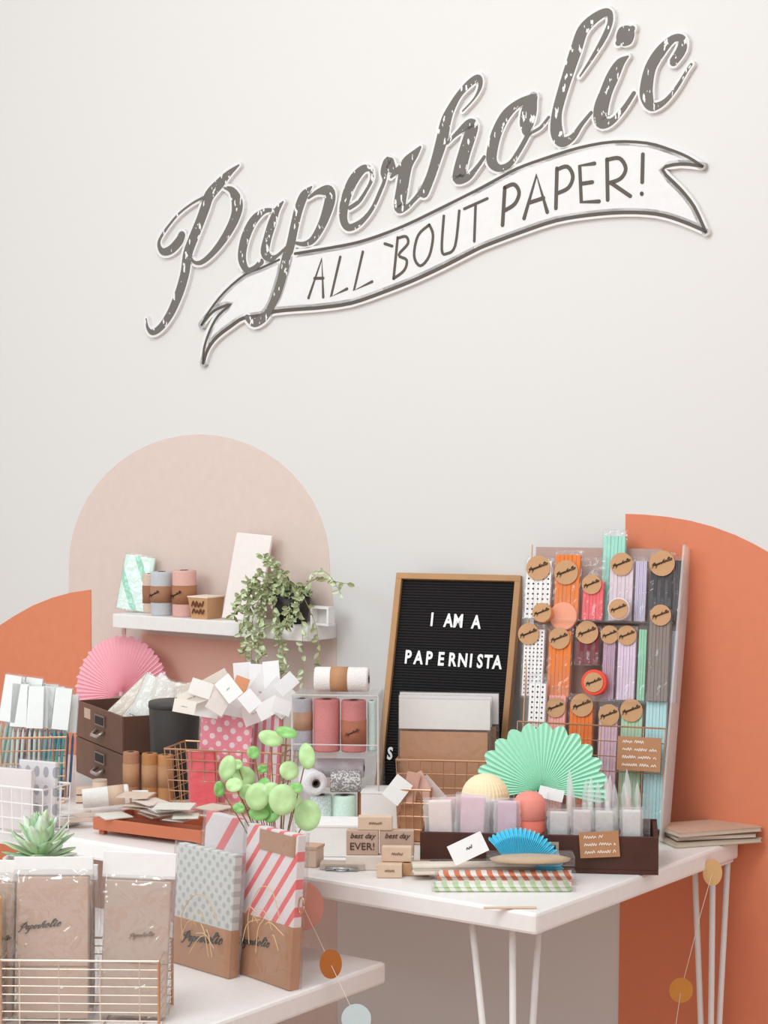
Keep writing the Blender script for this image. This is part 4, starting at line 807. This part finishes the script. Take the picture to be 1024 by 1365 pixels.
# round-leaved plant
Yl = 3.50; M = Matrix.Translation(base(370, Yl + .03, LZ)); pt = thing('round_leaved_plant', 'green plant with round coin leaves in a terracotta pot behind bag packs', 'plant', M)
part('pot', MB().lathe([(.036, 0), (.05, .10), (.053, .10), (.053, .118), (.048, .118), (.046, .10), (.001, .10)], 32), mat('b56a4c', .75), pt, True)
part('soil', MB().lathe([(.0465, .098), (.0465, .104)], 24), mat('3d2a22', .9), pt)
Mi = M.inverted(); stm = MB(); lfA = MB(); lfB = MB(); rnd = random.Random(5)
LV = [(361, 984, 17, 11, 20, 0), (382, 976, 15, 8, 15, 1), (409, 1008, 11, 18, -12, 0), (338, 1003, 9, 9, 0, 1), (303, 1024, 12, 18, 20, 0), (322, 1037, 20, 16, 0, 0), (386, 1027, 14, 13, 0, 0), (343, 1062, 17, 19, 20, 0), (377, 1066, 19, 21, 0, 0), (410, 1087, 18, 21, 0, 0), (293, 1052, 8, 11, 0, 1), (318, 1077, 9, 7, 0, 1), (307, 1021, 10, 8, 0, 1), (361, 1083, 13, 14, 0, 1), (316, 1019, 8, 7, 0, 0), (350, 1025, 7, 6, 0, 1), (395, 1050, 9, 8, 10, 1), (330, 1056, 12, 11, 0, 0), (352, 1045, 9, 9, 0, 1), (362, 1052, 12, 10, 0, 0), (312, 1046, 12, 10, 0, 0), (392, 1070, 12, 14, 0, 0), (345, 1084, 14, 10, 0, 1)]
for i, (px, py, rx, rz_, ro, dk) in enumerate(LV):
    Yk = 3.47 + rnd.uniform(-.05, .05) if px > 395 or py < 1080 else 3.46; c = Mi @ at(px, py, Yk)
    fr_ = Matrix.Translation(c) @ Matrix.Rotation(R(rnd.uniform(-25, 25)), 4, 'Z') @ Matrix.Rotation(R(-rnd.uniform(0, 28)), 4, 'X') @ Matrix.Rotation(R(ro), 4, 'Y'); a, b_ = wd(rx, Yk), wd(rz_, Yk)
    vs = [fr_ @ Vector((0, .003, 0))]; n = 22
    for kk, (s_, yy) in enumerate(((.5, .0022), (1.0, .0003 + .0008 * rnd.random()))):
        for q in range(n): an = q * 2 * PI / n; vs.append(fr_ @ Vector((a * s_ * math.cos(an), yy * (1 + .5 * math.cos(3 * an)) - .0, b_ * s_ * math.sin(an))))
    fs = [(0, 1 + q, 1 + (q + 1) % n) for q in range(n)] + [(1 + q, 1 + n + q, 1 + n + (q + 1) % n, 1 + (q + 1) % n) for q in range(n)]
    lm = MB().add(vs, fs); part('leaf', lm, [mat('c2e4a4', .35, var=.12, scale=90, sub=0), mat('93cc78', .35, var=.1)][dk], pt, True, solid=.0008)
    mid = (c + Vector((0, 0, .10))) / 2; mid.z = c.z * .55 + .055
    stm.tube(catmull([(rnd.uniform(-.012, .012), rnd.uniform(-.012, .012), .102), tuple(mid), tuple(c + Vector((0, .0065, 0)))], 5), .0012, 5)
part('stems', stm, mat('9a7a50', .6), pt)
# bag packs standing on the low table
def bpack(px0, py0, px1, py1, ytopL, name, label, content, **kw):
    p0, p1 = on_z(px0, py0, LZ), on_z(px1, py1, LZ); d = p1 - p0; rz_ = math.degrees(math.atan2(d.y, d.x)); mid = (p0 + p1) / 2
    h = at(px0, ytopL, p0.y + .02).z - LZ; lean_ = kw.pop('lean', 4); th_ = kw.pop('t', .022)
    return cello_pack(name, label, frame(mid, rz_, lean_) @ Matrix.Translation((0, th_ / 2, 0)), d.length, h, th_, content, 'pack', **kw), d.length, h
RS = pattern('stripes', 'e6dcdc', 'ea6a6c', 34, .36, -38); RSB = pattern('stripes', 'dcd3d4', 'e06a6c', 14, .28, -38)
GP = pattern('dots', 'd3d2cf', 'b4b5b2', 62, .3, 45)
T1, L1, H1 = bpack(316, 1297, 387, 1322, 1092, 'paper_bag_pack', 'red and white striped paper bag pack standing at the front of the low table', RS, sleeve=(0, .40), logo_at=(-.22, .22, .55), inset=.05)
part('top_tape', MB().box(-L1 * .22, L1 * .44, -.0105, .0105, H1 * .84, H1 * .97), mat('b08264', .7), T1, label='brown top fold')
T2, _, _ = bpack(262, 1262, 322, 1284, 1076, 'paper_bag_pack', 'grey paper bag pack with sparse red stripes behind the striped pack', RSB, inset=.05)
T3, L3, H3 = bpack(226, 1282, 306, 1306, 1118, 'paper_bag_pack', 'pale grey dotted paper bag pack with a kraft sleeve on the low table', GP, sleeve=(0, .38), logo_at=(.02, .24, .62), inset=.05)
# raffia strands tied round the two packs
def raffia(label, T, L, H, seed, th=.03):
    rn = random.Random(seed); t = thing('raffia_tie', label, 'raffia', T.matrix_world.copy()); g = MB()
    g.tube(catmull([(-L * .25, -.017, H * .22), (-L * .28, -.018, H * .42), (-L * .08, -.020, H * .60), (L * .15, -.020, H * .60), (L * .3, -.018, H * .44)], 6), .0009, 5)
    for k in range(7):
        x0_ = rn.uniform(-.1, .2) * L; z0_ = H * rn.uniform(.30, .42); x1_ = x0_ + rn.uniform(-.35, .45) * L; z1_ = max(.01, z0_ + rn.uniform(-.26, .14) * H)
        g.tube(catmull([(x0_, -.020, z0_), ((x0_ + x1_) / 2 + rn.uniform(-.006, .006), -.026, (z0_ + z1_) / 2 + .012), (x1_, -.022 - rn.random() * .006, z1_)], 5), .0009, 5)
    part('raffia_strands', g, mat('dcb98e', .7), t)
raffia('pale raffia strands tied across the dotted bag pack', T3, L3, H3, 3); raffia('pale raffia strands hanging over the red striped pack', T1, L1, H1, 8)
part('brass_ring', MB().tube([(L1 / 2 + .004 + .008 * math.cos(q * PI / 8), 0, H1 * .545 + .014 * math.sin(q * PI / 8)) for q in range(17)], .0014, 6), BRASS, T1, True)
# front wire basket with cellophane packs
Yw = 3.10; M = frame(base(118, Yw + .075, LZ), -2); fh = hz(1281, Yw) - LZ; bw = wd(214, Yw)
t = thing('wire_basket', 'shallow silver wire basket of kraft bag packs in the front left corner', 'basket', M); GW = mat('d8c3b2', .35, .6)
def rr_(z, k=1.0): a, b_ = bw / 2 * k, .075; return [(-a, -b_, z), (a, -b_, z), (a, b_, z), (-a, b_, z), (-a, -b_, z)]
part('rim', MB().tube(rr_(fh), .0020), GW, t); g = MB()
for i in range(8): g.tube(rr_(.002 + (fh - .002) * i / 8), .0011)
for x in (-bw * .38, -bw * .13, bw * .13, bw * .38): g.tube([(x, -.075, fh), (x, -.075, 0.002), (x, .075, 0.002), (x, .075, fh)], .0013)
part('wires', g, GW, t)
for x, y in ((-1, -1), (1, -1), (1, 1), (-1, 1)): part('corner_post', MB().tube([(x * bw / 2, y * .075, 0), (x * bw / 2, y * .075, fh)], .0024, 8), BRASS, t)
KM = mat('cfb19e', .75, var=.05); KM2 = mat('cbb2a2', .75, var=.05)
def fpack(px0, px1, yt, dy, roll, label, m, lz, lx, lw, hd, lm=None, hfac=1):
    Yk = Yw + dy; cxp = (px0 + px1) / 2; h = (hz(yt, Yk) - LZ - .005); w = wd(px1 - px0, Yk)
    T = cello_pack('bag_pack', label, frame(base(cxp, Yk, LZ + .006), 0, 3, roll), w, h, .026, m, 'pack', header=hd, inset=.10, logo_at=(lx, lz, lw), lm=lm, filmm=FILM3)
    part('content_fold', MB().box(-w * .45, w * .45, -.0112, -.0104, h * .33, h * .335), mat('9c7e6a', .8), T); return T
fpack(18, 124, 1146, .045, 0, 'kraft bag pack with a black script logo, middle of the front wire basket', KM, .575, -.16, .5, .10, LOGO_L)
fpack(128, 226, 1140, .06, 2.5, 'shiny crinkled kraft bag pack at the right of the front wire basket', KM2, .50, .08, .32, .15, LOGO_G)
fpack(40, 130, 1156, .105, 0, 'kraft bag pack in the back row of front basket, between two front packs', KM2, .5, .0, .3, .10, LOGO_G)
fpack(150, 222, 1158, .112, -1, 'kraft bag pack in the back row of the front basket, at its right', KM, .5, .0, .3, .10, LOGO_G)
fpack(-60, 22, 1150, .055, 1, 'kraft bag pack cut off by the left picture edge in the front basket', KM2, .5, .2, .4, .12, LOGO_L)
fpack(-80, 5, 1195, .012, 0, 'yellow bag pack at the extreme left of the front wire basket', mat('e0a94e', .7), .5, 0, .3, .0, LOGO_L)
# succulent in a tall pot
Ys = 3.36; M = Matrix.Translation(base(55, Ys, LZ)); sc = thing('succulent', 'pale green succulent in a white pot behind front wire basket', 'plant', M); zt = hz(1143, Ys) - LZ
part('pot', MB().lathe([(.045, 0), (.062, zt - .02), (.065, zt), (.058, zt), (.055, zt - .012), (.001, zt - .012)], 32), mat('e2d6cf', .5), sc, True)
part('soil', MB().lathe([(.056, zt - .014), (.05, zt - .006)], 24), mat('38271f', .9), sc)
rnd = random.Random(9); gm = [mat('d0e6ba', .5, var=.1, scale=80), mat('b2d2a6', .5, var=.1, scale=80), mat('e2f0da', .5, var=.08, scale=80)]
n_ = 0
for lay, (cnt, el, ln) in enumerate(((12, 8, .062), (12, 28, .060), (10, 48, .056), (8, 68, .050), (4, 84, .044))):
    for i in range(cnt):
        az = 2 * PI * (i + .5 * lay) / cnt + rnd.uniform(-.15, .15); e = R(el + rnd.uniform(-8, 8)); d = Vector((math.cos(az) * math.cos(e), math.sin(az) * math.cos(e), math.sin(e)))
        sd = Vector((-math.sin(az), math.cos(az), 0)); up = sd.cross(d) * -1; L_ = ln * rnd.uniform(.85, 1.15); p0 = Vector((0, 0, zt - .002 + .005 * lay)) + d * .006; vs = []; fs = []
        for j in range(7):
            q = j / 6; w_ = .0145 * (math.sin(PI * min(1, q * .85 + .12)) ** .8) * (1 if q < .98 else .15); th_ = .0022 * (1 - q * .6); c = p0 + d * L_ * q + Vector((0, 0, 1)) * .012 * q * q
            vs += [c - sd * w_ + up * w_ * .35, c - up * th_, c + sd * w_ + up * w_ * .35, c + up * th_]
        for j in range(6):
            for k in range(4): fs.append((4 * j + k, 4 * j + (k + 1) % 4, 4 * j + 4 + (k + 1) % 4, 4 * j + 4 + k))
        fs += [(0, 1, 2, 3), (27, 26, 25, 24)]; part('leaf', MB().add(vs, fs), gm[(i + lay) % 3], sc, True); n_ += 1
